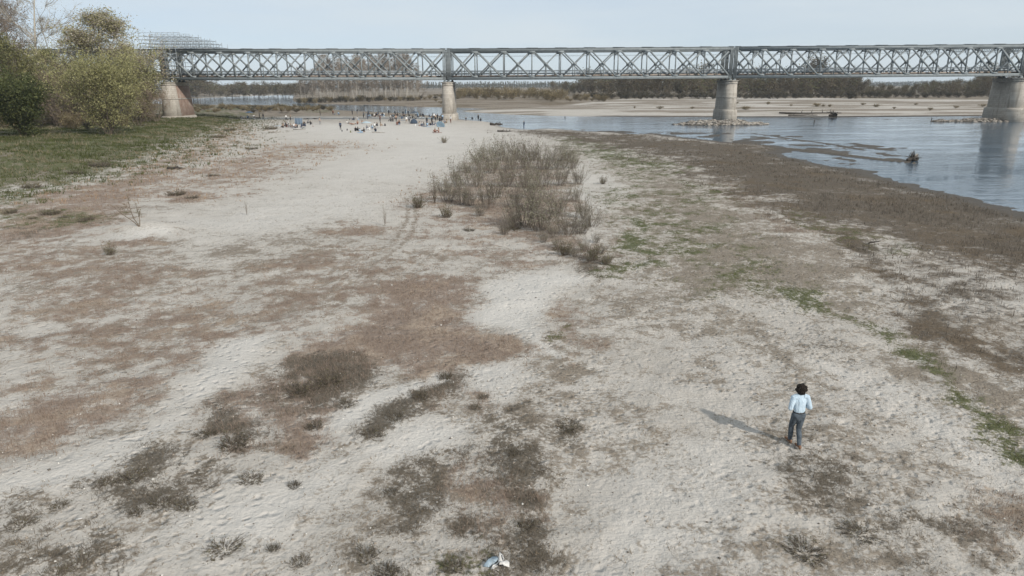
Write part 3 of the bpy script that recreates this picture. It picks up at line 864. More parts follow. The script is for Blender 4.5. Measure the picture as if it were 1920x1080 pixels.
blades('bank_dry_grass', grass_mat, X[k], Y[k], 3, (.15, .45), (.012, .022), (.05, .9), .5, ((.22, .14, .09), (.46, .33, .22)), 10)

# shells and small stones lying on the sand
r_ = np.random.RandomState(12)
X, Y, U = fan(60000, 8.5, 60, 13)
k = U < .10 + .20 * (fbm(X / 3, Y / 3, 99, 3) > .5)
X, Y = X[k], Y[k]
n = len(X)
s = np.abs(r_.normal(0, .012, n)) + .008
Z = hz(X, Y)
OCT = np.array([(1, 0, 0), (0, 1, 0), (-1, 0, 0), (0, -1, 0), (0, 0, .7), (0, 0, -.7)], float)
OF = np.array([(0, 1, 4), (1, 2, 4), (2, 3, 4), (3, 0, 4), (1, 0, 5), (2, 1, 5), (3, 2, 5), (0, 3, 5)])
V = OCT[None] * s[:, None, None] * r_.uniform(.6, 1.4, (n, 6, 1)) + np.stack([X, Y, Z + s * .35], 1)[:, None, :]
F = OF[None] + (np.arange(n) * 6)[:, None, None]
t = r_.uniform(0, 1, (n, 1))
pc = np.where(t < .16, np.array([[.66, .63, .58]]), np.where(t < .75, np.array([[.32, .27, .22]]), np.array([[.14, .12, .10]])))
pm = attr_mat('pebble', .7, .3, var=0)
o = obj('pebbles', mesh_np('pebbles', V.reshape(-1, 3), F.reshape(-1, 3), [pm], col=np.repeat(pc, 6, 0)))
o['kind'] = 'stuff'
# ------------------------------------------------------------------ the steel truss road bridge and its stone piers
BY, BROT = 188.0, rad(-1.3)              # distance of the near truss, small skew
SPAN, NPAN, TW = 74.6, 10, 8.2           # span, panels in a span, distance between the trusses
PANEL = SPAN / NPAN
X0 = at_depth(838, 149, BY)[0]           # the second pier
TH = 7.75                                # height of the trusses
ZB = 11.15                               # underside of the trusses over the second pier
def zb(s):                               # easy grade of the deck, s in metres from the second pier
    return ZB + np.interp(s, [-2.1 * SPAN, -SPAN, 0, SPAN, 2 * SPAN, 3 * SPAN], [.55, .30, 0, .12, .38, .8])
def bp(s, t, z):                         # along the bridge, across it, height
    c, sn = math.cos(BROT), math.sin(BROT)
    return (X0 + s * c - t * sn, BY + s * sn + t * c, z)

steel, nt, b = new_mat('painted_grey_steel', .6, .35)
f = noise(nt, 1.3, 4, .6); f2 = noise(nt, 9, 3, .6)
c = ramp(nt, f, [(.3, (.178, .198, .204)), (.7, (.265, .288, .293))])
c = mixc(nt, mapr(nt, f2, .60, .74, 0, .55), c, (.20, .13, .085))
nt.links.new(c, b.inputs['Base Color'])
rusty, nt, b = new_mat('weathered_deck_edge', .9, .15)
f = noise(nt, .9, 4, .65)
nt.links.new(ramp(nt, f, [(.3, (.17, .13, .10)), (.55, (.29, .24, .20)), (.75, (.38, .34, .31))]), b.inputs['Base Color'])
galv = simple_mat('galvanised_rail', (.30, .33, .35), .5, .15, 2, .4)
asph = simple_mat('asphalt', (.055, .055, .057), .95, .3, 2)

bridge = empty('truss_bridge', bp(0, 0, 0))
tag(bridge, 'long grey steel truss road bridge with crossed diagonals carried on stone piers', 'bridge')
BORG = Vector(bp(0, 0, 0))
def rel(p):
    return tuple(Vector(p) - BORG)
S_LO, S_HI = -2, 3                        # spans built
CR_ = math.cos(BROT)
BU = (math.sin(-BROT), math.cos(BROT), 0)  # across the bridge

def hbeam(mb, p, q, w, h):
    """H section: two flanges and a web, h across in the plane of the truss"""
    p, q = Vector(p), Vector(q)
    u = Vector(BU)
    for sgn in (-1, 1):
        o_ = u * (sgn * w * .46)
        mb.beam(p + o_, q + o_, w * .10, h, up=BU)
    mb.beam(p, q, w * .80, h * .22, up=BU)

for side, t in enumerate((0.0, TW)):
    for sp in range(S_LO, S_HI):
        s0 = sp * SPAN
        g = .55                           # half gap between neighbouring spans
        # top chord: an open box with plates over the joints
        mb = MB()
        for e in (-.24, .24):
            mb.beam(rel(bp(s0 + g - .3, t + e, zb(s0) + TH - .45)), rel(bp(s0 + SPAN - g + .3, t + e, zb(s0 + SPAN) + TH - .45)), .06, .78, up=BU)
        mb.beam(rel(bp(s0 + g - .3, t, zb(s0) + TH - .02)), rel(bp(s0 + SPAN - g + .3, t, zb(s0 + SPAN) + TH - .02)), .78, .10, up=BU)
        for k in range(NPAN + 1):
            s = s0 + k * PANEL
            a, bb = max(s - 1.5, s0 + .1), min(s + 1.5, s0 + SPAN - .1)
            mb.beam(rel(bp(a, t, zb(a) + TH + .07)), rel(bp(bb, t, zb(bb) + TH + .07)), .92, .09, up=BU)
        obj('top_chord', mb.mesh('top_chord', [steel]), bridge)
        mb = MB()
        for e in (-.22, .22):
            mb.beam(rel(bp(s0 + g - .3, t + e, zb(s0) + .33)), rel(bp(s0 + SPAN - g + .3, t + e, zb(s0 + SPAN) + .33)), .06, .60, up=BU)
        mb.beam(rel(bp(s0 + g - .3, t, zb(s0) + .02)), rel(bp(s0 + SPAN - g + .3, t, zb(s0 + SPAN) + .02)), .80, .09, up=BU)
        obj('bottom_chord', mb.mesh('bottom_chord', [steel]), bridge)
        # end posts: heavy paired columns over the piers
        for s in (s0 + g, s0 + SPAN - g):
            mb = MB()
            for e in (-.34, 0, .34):
                hbeam(mb, rel(bp(s + e, t, zb(s) + .1)), rel(bp(s + e, t, zb(s) + TH - .1)), .62, .17)
            obj('end_post', mb.mesh('end_post', [steel]), bridge)
        for k in range(NPAN):
            a, bb = s0 + k * PANEL, s0 + (k + 1) * PANEL
            if k == 0: a += g
            if k == NPAN - 1: bb -= g
            m_ = (a + bb) / 2
            w = .30 if k not in (0, NPAN - 1) else .42
            hz_ = .44 - .05 * min(k, NPAN - 1 - k) * .5
            mb = MB(); hbeam(mb, rel(bp(a + .25, t - .10, zb(a) + TH - .55)), rel(bp(bb - .25, t - .10, zb(bb) + .45)), .26, hz_)
            obj('diagonal', mb.mesh('diagonal', [steel]), bridge)
            mb = MB(); hbeam(mb, rel(bp(bb - .25, t + .17, zb(bb) + TH - .55)), rel(bp(a + .25, t + .17, zb(a) + .45)), .24, hz_ * .9)
            obj('diagonal', mb.mesh('diagonal', [steel]), bridge)
            mb = MB(); mb.beam(rel(bp(m_, t + .03, zb(m_) + TH / 2 - .05)), rel(bp(m_, t + .03, zb(m_) + .55)), .2, .22, up=BU)
            mb.beam(rel(bp(m_ - .45, t + .03, zb(m_) + TH / 2)), rel(bp(m_ + .45, t + .03, zb(m_) + TH / 2)), .05, .7, up=BU)
            obj('hanger', mb.mesh('hanger', [steel]), bridge)
            if k:
                mb = MB(); hbeam(mb, rel(bp(a, t + .03, zb(a) + .55)), rel(bp(a, t + .03, zb(a) + TH - .75)), .34, .26)
                mb.beam(rel(bp(a - .8, t - .29, zb(a) + TH - .95)), rel(bp(a + .8, t - .29, zb(a) + TH - .95)), .03, .55, up=BU)
                mb.beam(rel(bp(a - .7, t - .27, zb(a) + .75)), rel(bp(a + .7, t - .27, zb(a) + .75)), .03, .45, up=BU)
                obj('vertical_post', mb.mesh('vertical_post', [steel]), bridge)

for sp in range(S_LO, S_HI):
    s0 = sp * SPAN
    for k in range(NPAN + 1):
        s = s0 + k * PANEL + (.55 if k == 0 else (-.55 if k == NPAN else 0))
        # sway frame across the top: two ties with a lattice and curved knees
        mb = MB()
        z1 = zb(s) + TH - .6
        d = .95
        mb.beam(rel(bp(s, .3, z1)), rel(bp(s, TW - .3, z1)), .16, .16, up=(0, 0, 1))
        mb.beam(rel(bp(s, .3, z1 - d)), rel(bp(s, TW - .3, z1 - d)), .12, .12, up=(0, 0, 1))
        nl_ = 8
        for q in range(nl_):
            t0, t1 = .3 + (TW - .6) * q / nl_, .3 + (TW - .6) * (q + 1) / nl_
            up_ = q % 2 == 0
            mb.beam(rel(bp(s, t0, z1 if up_ else z1 - d)), rel(bp(s, t1, z1 - d if up_ else z1)), .07, .07, up=(0, 0, 1))
            mb.beam(rel(bp(s, t0, z1 - d if up_ else z1)), rel(bp(s, t1, z1 if up_ else z1 - d)), .07, .07, up=(0, 0, 1))
        for t0, t1 in ((.3, 1.4), (TW - .3, TW - 1.4)):
            mb.beam(rel(bp(s, t0, z1 - d - 1.1)), rel(bp(s, t1, z1 - d)), .12, .12, up=(0, 0, 1))
        obj('sway_frame', mb.mesh('sway_frame', [steel]), bridge)
        if k < NPAN:
            s2 = s0 + (k + 1) * PANEL
            mb = MB()
            mb.beam(rel(bp(s, .3, z1 + .25)), rel(bp(s2, TW - .3, z1 + .25)), .14, .10, up=(0, 0, 1))
            mb.beam(rel(bp(s, TW - .3, z1 + .12)), rel(bp(s2, .3, z1 + .12)), .14, .10, up=(0, 0, 1))
            obj('wind_brace', mb.mesh('wind_brace', [steel]), bridge)
    for k in range(2 * NPAN + 1):
        s = s0 + k * PANEL / 2 + (.5 if k == 0 else (-.5 if k == 2 * NPAN else 0))
        mb = MB()
        hbeam(mb, rel(bp(s, .2, zb(s) + .30)), rel(bp(s, TW - .2, zb(s) + .30)), .2, .2)
        mb = MB()
        mb.beam(rel(bp(s, .28, zb(s) + .32)), rel(bp(s, TW - .28, zb(s) + .32)), .50, .22, up=(0, 0, 1))
        obj('floor_beam', mb.mesh('floor_beam', [steel]), bridge)
    mb = MB()
    mb.beam(rel(bp(s0 + .06, TW / 2, zb(s0 + .06) + .70)), rel(bp(s0 + SPAN - .06, TW / 2, zb(s0 + SPAN) + .70)), .24, TW - 1.0, up=(0, 0, 1))
    obj('deck_slab', mb.mesh('deck_slab', [asph]), bridge)
    for t in (.62, TW - .62):
        mb = MB()
        mb.beam(rel(bp(s0 + .06, t, zb(s0) + .80)), rel(bp(s0 + SPAN - .06, t, zb(s0 + SPAN) + .80)), .62, .22, up=(0, 0, 1))
        obj('deck_edge', mb.mesh('deck_edge', [rusty]), bridge)
    for t in (.72, TW - .72):
        mb = MB()
        for zr, hh in ((1.55, .30), (2.25, .12), (2.0, .06)):
            mb.beam(rel(bp(s0 + .06, t, zb(s0) + zr)), rel(bp(s0 + SPAN - .06, t, zb(s0 + SPAN) + zr)), hh, .07, up=(0, 0, 1))
        n_ = 36
        for q in range(n_):
            s = s0 + SPAN * (q + .5) / n_
            mb.box(rel(bp(s, t + (.08 if t < 4 else -.08), zb(s) + 1.68)), (.12, .09, 1.2))
        obj('guard_rail', mb.mesh('guard_rail', [galv]), bridge)
# service cables slung under the top bracing
for t, zz_ in ((.9, 1.85), (TW - 1.2, 1.75)):
    mb = MB()
    pts = []
    for q in range(S_LO * NPAN, S_HI * NPAN + 1):
        s = q * PANEL
        pts.append(rel(bp(s, t, zb(s) + TH - zz_)))
    mb.tube(np.array(pts), [.025] * len(pts), 4)
    obj('cable', mb.mesh('cable', [galv]), bridge)

# ---- piers
stone, nt, b = new_mat('pier_masonry', .92, .15)
tc = nt.nodes.new('ShaderNodeTexCoord')
sepx = nt.nodes.new('ShaderNodeSeparateXYZ'); nt.links.new(tc.outputs['Object'], sepx.inputs[0])
cmb = nt.nodes.new('ShaderNodeCombineXYZ')
nt.links.new(math_n(nt, 'ADD', sepx.outputs[0], sepx.outputs[1]), cmb.inputs[0]); nt.links.new(sepx.outputs[2], cmb.inputs[1])
bk = nt.nodes.new('ShaderNodeTexBrick')
nt.links.new(cmb.outputs[0], bk.inputs['Vector'])
bk.inputs['Scale'].default_value = 1.0
bk.inputs['Brick Width'].default_value = 1.1; bk.inputs['Row Height'].default_value = .5
bk.inputs['Mortar Size'].default_value = .018
bk.inputs['Color1'].default_value = (.47, .43, .375, 1); bk.inputs['Color2'].default_value = (.38, .345, .30, 1); bk.inputs['Mortar'].default_value = (.24, .215, .185, 1)
f = noise(nt, .8, 5, .65); fs = noise(nt, 1.2, 4, .6, stretch=(1, 1, .12))
c = mixc(nt, mapr(nt, f, .45, .75, 0, .6), bk.outputs['Color'], (.30, .26, .215))
c = mixc(nt, mapr(nt, fs, .52, .70, 0, .55), c, (.17, .15, .125))
nt.links.new(c, b.inputs['Base Color'])
brick, nt, b = new_mat('pier_brick', .92, .15)
f = noise(nt, .9, 5, .65)
nt.links.new(ramp(nt, f, [(.3, (.24, .165, .13)), (.55, (.32, .235, .19)), (.72, (.40, .345, .30))]), b.inputs['Base Color'])
capm = simple_mat('pier_cap_stone', (.36, .33, .29), .9, .3, 1.2)

def stadium(cx, w, l0, l1, z, n=10):
    """outline of a pier: width w, straight from t=l0 to l1 with rounded ends"""
    pts = []
    for i in range(n + 1):
        a = math.pi + math.pi * i / n
        pts.append((cx + w / 2 * math.cos(a), l0 + w / 2 * math.sin(a), z))
    for i in range(n + 1):
        a = math.pi * i / n
        pts.append((cx + w / 2 * math.cos(a), l1 + w / 2 * math.sin(a), z))
    return np.array(pts)

def pier(k, label, w_top, w_bot, z_base, plinth, parts):
    s = k * SPAN
    root = empty('bridge_pier', bp(s, 0, 0), BROT)
    tag(root, label, 'pier', 'stone piers of the bridge')
    top = zb(s) - .55
    L0, L1 = .55, TW - .55
    def part(name, secs, mats, split=None):
        mb = MB()
        rings = [stadium(0, w, L0 - g_, L1 + g_, z) for z, w, g_ in secs]
        mb.loft(rings)
        me = mb.mesh(name, mats)
        if split:
            for p in me.polygons:
                if split(p.center, p.normal):
                    p.material_index = 1
        return obj(name, me, root)
    wz = lambda z: w_bot + (w_top - w_bot) * (z - z_base) / (top - z_base)
    sp = (lambda c_, n_: abs(n_[0]) > .8 and c_[1] > .5) if 'brick' in parts else None
    part('shaft', [(z_base - .6, wz(z_base), 0), (z_base + (top - z_base) * .5, wz((z_base + top) / 2), 0), (top - .95, wz(top - .95), 0)], [stone, brick], sp)
    part('cap', [(top - .95, w_top + .10, 0), (top - .80, w_top + .30, 0), (top - .55, w_top + .30, 0), (top - .5, w_top + .05, 0), (top - .3, w_top + .1, 0), (top - .18, w_top + .62, 0), (top, w_top + .62, 0)], [capm])
    for zz_ in plinth.get('bands', ()):
        part('band', [(zz_ - .14, wz(zz_) + .14, 0), (zz_ + .14, wz(zz_) + .14, 0)], [capm])
    if 'z' in plinth:
        pz = plinth['z']
        part('plinth', [(-1.2, plinth['w'] + .35, 0), (pz - .5, plinth['w'], 0), (pz, plinth['w'] - .12, 0), (pz + .25, wz(pz) + .1, 0)], [stone])
    for t in (0.0, TW):
        mb = MB()
        for e in (-.55, .55):
            mb.box((e, t, top + .14), (.75, .9, .28)); mb.box((e, t, top + .42), (.45, .6, .29))
        obj('bearing', mb.mesh('bearing', [steel]), root)
    return root

pier(-1, 'broad pier of pale stone and red brick on the grassy bank below the scaffolding', 3.6, 5.2, 1.2, {'z': 1.9, 'w': 5.9, 'bands': (6.6,)}, ('brick',))
pier(0, 'slim round-ended stone pier rising from the crowded sand', 2.7, 3.3, .6, {'z': 2.3, 'w': 4.1}, ())
pier(1, 'banded stone pier standing in the river on a low rubble islet', 3.1, 3.9, .0, {'z': 3.1, 'w': 4.3, 'bands': (6.4,)}, ())
pier(2, 'massive stone pier in the river, with a broad plinth and a long dark reflection', 4.2, 5.0, .0, {'z': 3.3, 'w': 6.0}, ())
pier(-2, 'stone pier standing among the trees of the wooded bank', 3.4, 4.4, 1.0, {'z': 1.6, 'w': 5.0}, ())
pier(3, 'stone pier of the bridge farther out in the river', 4.2, 5.0, .0, {'z': 3.3, 'w': 6.0}, ())

# ---- scaffolding over the first pier
scaf = empty('scaffolding', bp(-SPAN, 0, zb(-SPAN)))
tag(scaf, 'pale tube scaffolding wrapped round the bridge end and rising above its top chord', 'scaffolding')
SO = Vector(bp(-SPAN, 0, zb(-SPAN)))
def srel(s, t, z):
    return tuple(Vector(bp(-SPAN + s, t, zb(-SPAN) + z)) - SO)
tubem = simple_mat('scaffold_tube', (.30, .335, .36), .45, .15, 2, .5)
boardm = simple_mat('scaffold_board', (.26, .22, .18), .9, .3, 2)
rs = random.Random(4)
mbL, mbB = MB(), MB()
class _Plat:
    def beam(self, *a, **k):
        m_ = MB(); m_.beam(*a, **k)
        obj('platform', m_.mesh('platform', [boardm]), scaf)
mbP = _Plat()
zt = lambda s: 11.7 if s < 6.5 else (10.9 if s < 9.6 else max(8.4, 10.5 - (s - 9.6) * .36))
cols_ = [-5.2 + 1.55 * i for i in range(13)]
for t in (-1.25, TW / 2, TW + 1.25):
    for i, s in enumerate(cols_):
        zl = 0.1 if (s < 4.5 and t != TW / 2) else 7.9
        top_ = zt(s) + rs.uniform(-.1, .25)
        mbU = MB(); mbU.tube(np.array([srel(s, t, zl), srel(s, t, top_)]), [.06, .06], 4)
        obj('upright', mbU.mesh('upright', [tubem]), scaf)
        if i:
            for z in np.arange(8.3, 12.0, .85 if t < 5 else .9):
                if z < min(zt(s), zt(cols_[i - 1])) + .05:
                    mbL.tube(np.array([srel(cols_[i - 1], t, z), srel(s, t, z)]), [.05, .05], 4)
            if i % 2 and min(zt(s), zt(cols_[i - 1])) > 9:
                mbB.tube(np.array([srel(cols_[i - 1], t, 8.3), srel(s, t, min(zt(s), 11.2))]), [.035, .035], 4)
            if s < 4.5 and t != TW / 2:
                for z in np.arange(.6, 7.6, 1.0):
                    mbL.tube(np.array([srel(cols_[i - 1], t, z), srel(s, t, z)]), [.06, .06], 4)
for i, s in enumerate(cols_):
    for z in np.arange(8.3, 12.0, .9):
        if z < zt(s):
            mbL.tube(np.array([srel(s, -1.25, z), srel(s, TW + 1.25, z)]), [.05, .05], 4)
for t in (-.9, TW + .9):
    for z in (8.25, 10.05):
        mbP.beam(srel(-5.2, t, z), srel(9.5 if z < 9 else 6.4, t, z), .06, .7, up=(0, 0, 1))
    for z in (1.55, 3.55, 5.55):
        mbP.beam(srel(-5.2, t, z), srel(4.0, t, z), .06, .6, up=(0, 0, 1))
# stair tower beside the truss
for q in range(7):
    z = .7 + q * 1.0
    mbP.beam(srel(-.55, -1.75, z), srel(.95, -1.75, z), .10, .8, up=(0, 0, 1))
    mbP.beam(srel(-.55, -1.75, z), srel(.95, -1.75, z + .95), .08, .6, up=(0, 0, 1))
for nm_, m_ in (('ledger', mbL), ('brace', mbB)):
    obj(nm_, m_.mesh(nm_, [tubem]), scaf)['kind'] = 'stuff'
# ------------------------------------------------------------------ trees and shrubs
bark_mat = attr_mat('bark', .95, .1, var=.22)
leaf_mat = attr_mat('leaves', .85, .15, .30, var=.16)
twig_mat = attr_mat('twigs', .95, .1, .10, var=.22)

class Plant:
    """grows limbs into tubes and dresses them with twigs and leaves"""
    def __init__(self, seed):
        self.r = np.random.RandomState(seed)
        self.wood, self.lv, self.lc = MB(), [], []
        self.tips = []
    def limb(self, p, d, L, R, bend=.18, up=.15, seg=4, sides=4, taper=.35, col=(.2, .17, .14)):
        r = self.r
        pts = [np.array(p, float)]
        d = np.array(d, float); d /= np.linalg.norm(d)
        for k in range(seg):
            d = d + r.normal(0, bend, 3) + np.array([0, 0, up])
            d /= np.linalg.norm(d)
            pts.append(pts[-1] + d * L / seg)
        rad_ = np.linspace(R, R * taper, seg + 1)
        c = np.array(col) * r.uniform(.8, 1.2)
        self.wood.tube(np.array(pts), rad_, sides, col=c, cap=False)
        return pts, d
    def twigs(self, pts, n, L, w, cols, spread=.9, up=.25, d0=None):
        """thin dead-straight twigs as slivers"""
        r = self.r
        P = np.asarray(pts)
        t = r.uniform(0, len(P) - 1.001, n)
        i = t.astype(int)
        B = P[i] + (P[i + 1] - P[i]) * (t - i)[:, None]
        D = (P[i + 1] - P[i]); D = D / (np.linalg.norm(D, axis=1, keepdims=True) + 1e-9)
        D = D + r.normal(0, spread, (n, 3)) + np.array([0, 0, up])
        D /= np.linalg.norm(D, axis=1, keepdims=True)
        ln = L * r.uniform(.5, 1.3, n)
        S = np.cross(D, r.normal(0, 1, (n, 3))); S /= np.linalg.norm(S, axis=1, keepdims=True) + 1e-9
        V = np.stack([B - S * w, B + S * w, B + D * ln[:, None]], 1)
        t = r.uniform(0, 1, (n, 1))
        C = np.array(cols[0]) * (1 - t) + np.array(cols[1]) * t
        self.lv.append(V); self.lc.append(np.repeat(C[:, None], 3, 1))
        return B + D * ln[:, None] * .8
    def leaves(self, P, n, size, cols, scatter, droop=0.0):
        r = self.r
        P = np.asarray(P)
        B = P[r.randint(0, len(P), n)] + r.normal(0, scatter, (n, 3))
        D = r.normal(0, 1, (n, 3)) + np.array([0, 0, -droop]); D /= np.linalg.norm(D, axis=1, keepdims=True)
        S = np.cross(D, r.normal(0, 1, (n, 3))); S /= np.linalg.norm(S, axis=1, keepdims=True) + 1e-9
        s = size * r.uniform(.5, 1.3, (n, 1))
        V = np.stack([B - S * s * .32, B + S * s * .32, B + D * s], 1)
        t = r.uniform(0, 1, (n, 1))
        C = np.array(cols[0]) * (1 - t) + np.array(cols[1]) * t
        self.lv.append(V); self.lc.append(np.repeat(C[:, None], 3, 1))
    def meshes(self, a, b, lmat):
        V = np.concatenate(self.lv).reshape(-1, 3)
        C = np.concatenate(self.lc).reshape(-1, 3)
        return (self.wood.mesh(a, [bark_mat], smooth=True),
                mesh_np(b, V, np.arange(len(V)).reshape(-1, 3), [lmat], col=C), a, b, float(max(V[:, 2].max(), .1)))

def tree_proto(seed, H, W, trunkR, clear, levels, twig, leaf, col, lmat=leaf_mat, nl=14, lean=0.0, multi=1, trunk_col=None, shape=1.0, leader=True):
    """H height, W crown width, clear share of bare trunk"""
    P = Plant(seed)
    r = P.r
    fine = []
    for m in range(multi):
        a0 = 2 * math.pi * m / multi + r.uniform(-.4, .4)
        sp = (.0 if multi == 1 else r.uniform(.15, .65))
        d = (math.cos(a0) * sp + r.normal(0, .03) + lean, math.sin(a0) * sp, 1)
        base = (math.cos(a0) * .25 * (multi > 1), math.sin(a0) * .25 * (multi > 1), -.3)
        hh = H * (1 if multi == 1 else r.uniform(.6, .9))
        pts, dd = P.limb(base, d, hh * .95, trunkR * (1 if multi == 1 else .6), .05, .05, 7, 6, .15, trunk_col or col)
        pts = np.array(pts)
        for k in range(nl):
            t = clear + (1 - clear) * (k + r.uniform(0, 1)) / nl
            q = t * (len(pts) - 1.001); i = int(q)
            b = pts[i] + (pts[i + 1] - pts[i]) * (q - i)
            prof = math.sin(math.pi * min(1, .12 + .88 * (t - clear) / (1 - clear)) ** shape) ** .7
            L = W * .5 * max(.18, prof) * r.uniform(.75, 1.15)
            a = r.uniform(0, 2 * math.pi)
            dl = (math.cos(a), math.sin(a), r.uniform(.25, .95))
            lp, _ = P.limb(b, dl, L, trunkR * .38 * (1.15 - t), .16, .12, 4, 3, .3, col)
            lp = np.array(lp)
            fine.append(lp)
            for s_ in range(levels):
                q = r.uniform(.8, 3.9); i = int(q)
                b2 = lp[i] + (lp[min(i + 1, 4)] - lp[i]) * (q - i)
                a2 = a + r.normal(0, .9)
                sp2, _ = P.limb(b2, (math.cos(a2), math.sin(a2), r.uniform(.1, 1.0)), L * r.uniform(.35, .6), trunkR * .14, .18, .12, 3, 3, .3, col)
                fine.append(np.array(sp2))
        fine.append(pts[-3:])
    tips = []
    for f_ in fine:
        n = max(3, int(twig[0] / len(fine)))
        tips.append(P.twigs(f_, n, twig[1], twig[2], twig[3]))
    tips = np.concatenate(tips)
    if leaf:
        for (n, size, cols, sc, dr) in leaf:
            P.leaves(tips, n, size, cols, sc, dr)
    return P.meshes('trunk', 'crown', lmat)

def place(proto, name, loc, h, rz, label, cat, group=None, sx=1.0, tilt=0.0):
    tr, cr, na, nb, H0 = proto
    s = h / H0
    e = empty(name, loc, rz)
    e.rotation_euler = (tilt, 0, rz)
    e.scale = (s * sx, s * sx, s)
    tag(e, label, cat, group)
    obj(na, tr, e)
    q_ = obj(nb, cr, e)
    if nb == 'twigs':
        q_['kind'] = 'stuff'
    return e

BRN = ((.15, .115, .085), (.30, .235, .175))
GRY = ((.15, .125, .10), (.33, .285, .235))
# ---- the prototypes
willow_big = tree_proto(101, 16, 20, .22, .10, 5, (2600, 1.3, .02, ((.13, .115, .07), (.23, .20, .12))),
                        [(30000, .28, ((.17, .168, .07), (.42, .39, .20)), .5, .6)], (.16, .13, .10), multi=9, nl=11)
tall_bud = tree_proto(102, 23, 19, .32, .14, 7, (4200, 1.2, .022, ((.20, .165, .12), (.34, .29, .22))),
                      [(15000, .28, ((.27, .25, .12), (.50, .46, .25)), .6, .2), (12000, .28, ((.40, .34, .27), (.68, .60, .50)), .5, .2)], (.25, .21, .17), nl=34, shape=.5)
bare_tall = tree_proto(103, 27, 15, .34, .35, 7, (2600, 1.5, .018, ((.26, .23, .19), (.42, .38, .32))),
                       [(900, .22, ((.25, .22, .17), (.40, .35, .28)), .3, 0)], (.40, .36, .30), twig_mat, nl=20)
brown_bud = tree_proto(104, 26, 17, .3, .2, 8, (6000, 1.3, .022, ((.24, .19, .15), (.36, .29, .23))),
                       [(14000, .26, ((.20, .155, .12), (.38, .31, .24)), .5, .2)], (.24, .20, .16), twig_mat, nl=34)
dark_green = tree_proto(105, 11, 11, .2, .05, 5, (1500, 1.0, .025, ((.05, .06, .025), (.10, .11, .05))),
                        [(22000, .30, ((.04, .055, .022), (.16, .17, .07)), .42, .4)], (.10, .085, .06), multi=5, nl=10)
light_green = tree_proto(106, 14, 9, .2, .2, 5, (1400, 1.1, .022, ((.15, .13, .08), (.24, .21, .13))),
                         [(9000, .28, ((.14, .14, .055), (.30, .285, .13)), .45, .3)], (.22, .18, .14), nl=18)
scrub = [tree_proto(110 + i, 8, 7, .1, .06, 4, (1900, .95, .020, BRN), [(500 * i, .3, ((.13, .11, .05), (.20, .18, .09)), .3, 0)] if i else None,
                    (.20, .165, .13), twig_mat, multi=6, nl=6) for i in range(3)]
poplar = [tree_proto(120 + i, 27, 6.5, .17, .24, 4, (1300, 1.9, .032, ((.19, .16, .13), (.33, .285, .24))),
                     [(380, .55, ((.21, .175, .14), (.34, .29, .24)), .5, 0)], (.33, .285, .23), twig_mat, nl=16, trunk_col=(.42, .385, .335)) for i in range(4)]
woods = [tree_proto(130 + i, 15, 8.5, .2, .12, 3, (1200, 1.7, .05, ((.09, .073, .055), (.20, .158, .115))),
                    [(420, .6, (((.095, .085, .05), (.17, .145, .085)) if i != 1 else ((.10, .105, .05), (.16, .16, .075))), .5, 0)], (.17, .142, .115), twig_mat, nl=14, multi=2) for i in range(4)]
bush = [tree_proto(140 + i, 6, 8.0, .1, .03, 3, (1300, 1.1, .045, ((.15, .115, .07), (.28, .22, .14))),
                   [(500, .5, ((.15, .125, .065), (.26, .215, .125)), .4, 0)], (.2, .165, .12), twig_mat, multi=6, nl=5) for i in range(3)]
dbush = [tree_proto(150 + i, 5, 8.5, .1, .03, 3, (1500, 1.0, .05, ((.05, .045, .036), (.125, .105, .08))),
                    [(300, .5, ((.06, .055, .035), (.11, .10, .06)), .4, 0)], (.10, .085, .07), twig_mat, multi=6, nl=5) for i in range(2)]
farpop = [tree_proto(160 + i, 17, 6.5, .3, .15, 1, (260, 2.4, .16, ((.09, .085, .065), (.16, .14, .10))),
                     [(200, 1.4, ((.085, .085, .06), (.15, .14, .095)), .7, 0)], (.15, .13, .11), twig_mat, nl=10) for i in range(3)]

RT = random.Random(77)
def gp(px, py):
    x, y, z = ground_at(px, py)
    return (x, y, z)
def by_depth(px, Y):
    x = at_depth(px, 170, Y)[0]
    return (x, Y, float(max(0, hz(x, Y)[0])))
def hpx(px_h, Y):
    """metres that px_h pixels of the survey photograph make at distance Y"""
    return px_h * (Y * CP + 2) / FOC * 1.0

# ---- the wooded bank
place(willow_big, 'willow_tree', gp(205, 252), 17.2, .3, 'large round many-stemmed willow in young olive leaf on the grassy bank', 'tree', None, 1.0)
place(tall_bud, 'budding_tree', by_depth(200, 165), 26.3, 1.2, 'tall rounded tree with pale buds behind the round willow', 'tree', None, 1.38)
place(bare_tall, 'bare_tree', by_depth(76, 172), 36, .4, 'tall leafless tree with pale trunk and open thin branches', 'tree', None, 1.0)
place(brown_bud, 'brown_tree', by_depth(8, 170), 34, 2.0, 'tall dense brown tree in bud beside the leafless pale tree', 'tree', None, 1.1)
place(bare_tall, 'bare_tree', by_depth(38, 180), 33, 2.6, 'leafless grey tree behind the slim green tree of the wooded bank', 'tree', None, .9)
place(bare_tall, 'bare_tree', by_depth(112, 186), 27, 4.1, 'smaller leafless tree between the pale tree and the budding tree', 'tree', None, .8)
place(brown_bud, 'brown_tree', by_depth(-60, 176), 33, .6, 'dense brown tree in bud farther up the wooded bank', 'tree', None, 1.1)
place(tall_bud, 'budding_tree', by_depth(240, 176), 20, 3.4, 'lower budding tree between the round willow and the bridge end', 'tree', None, 1.0)
place(dark_green, 'evergreen_shrub', gp(45, 254), 12.6, .9, 'dark green evergreen shrub at the edge of the grassy bank', 'shrub', None, 1.05)
place(dark_green, 'evergreen_shrub', gp(-60, 262), 11.5, 2.9, 'dark green evergreen shrub farther up the wooded bank', 'shrub', None, 1.05)
place(light_green, 'young_tree', by_depth(16, 157), 21, 1.7, 'slim tree with fresh green crown behind the dark evergreen shrub', 'tree', None, 1.1)
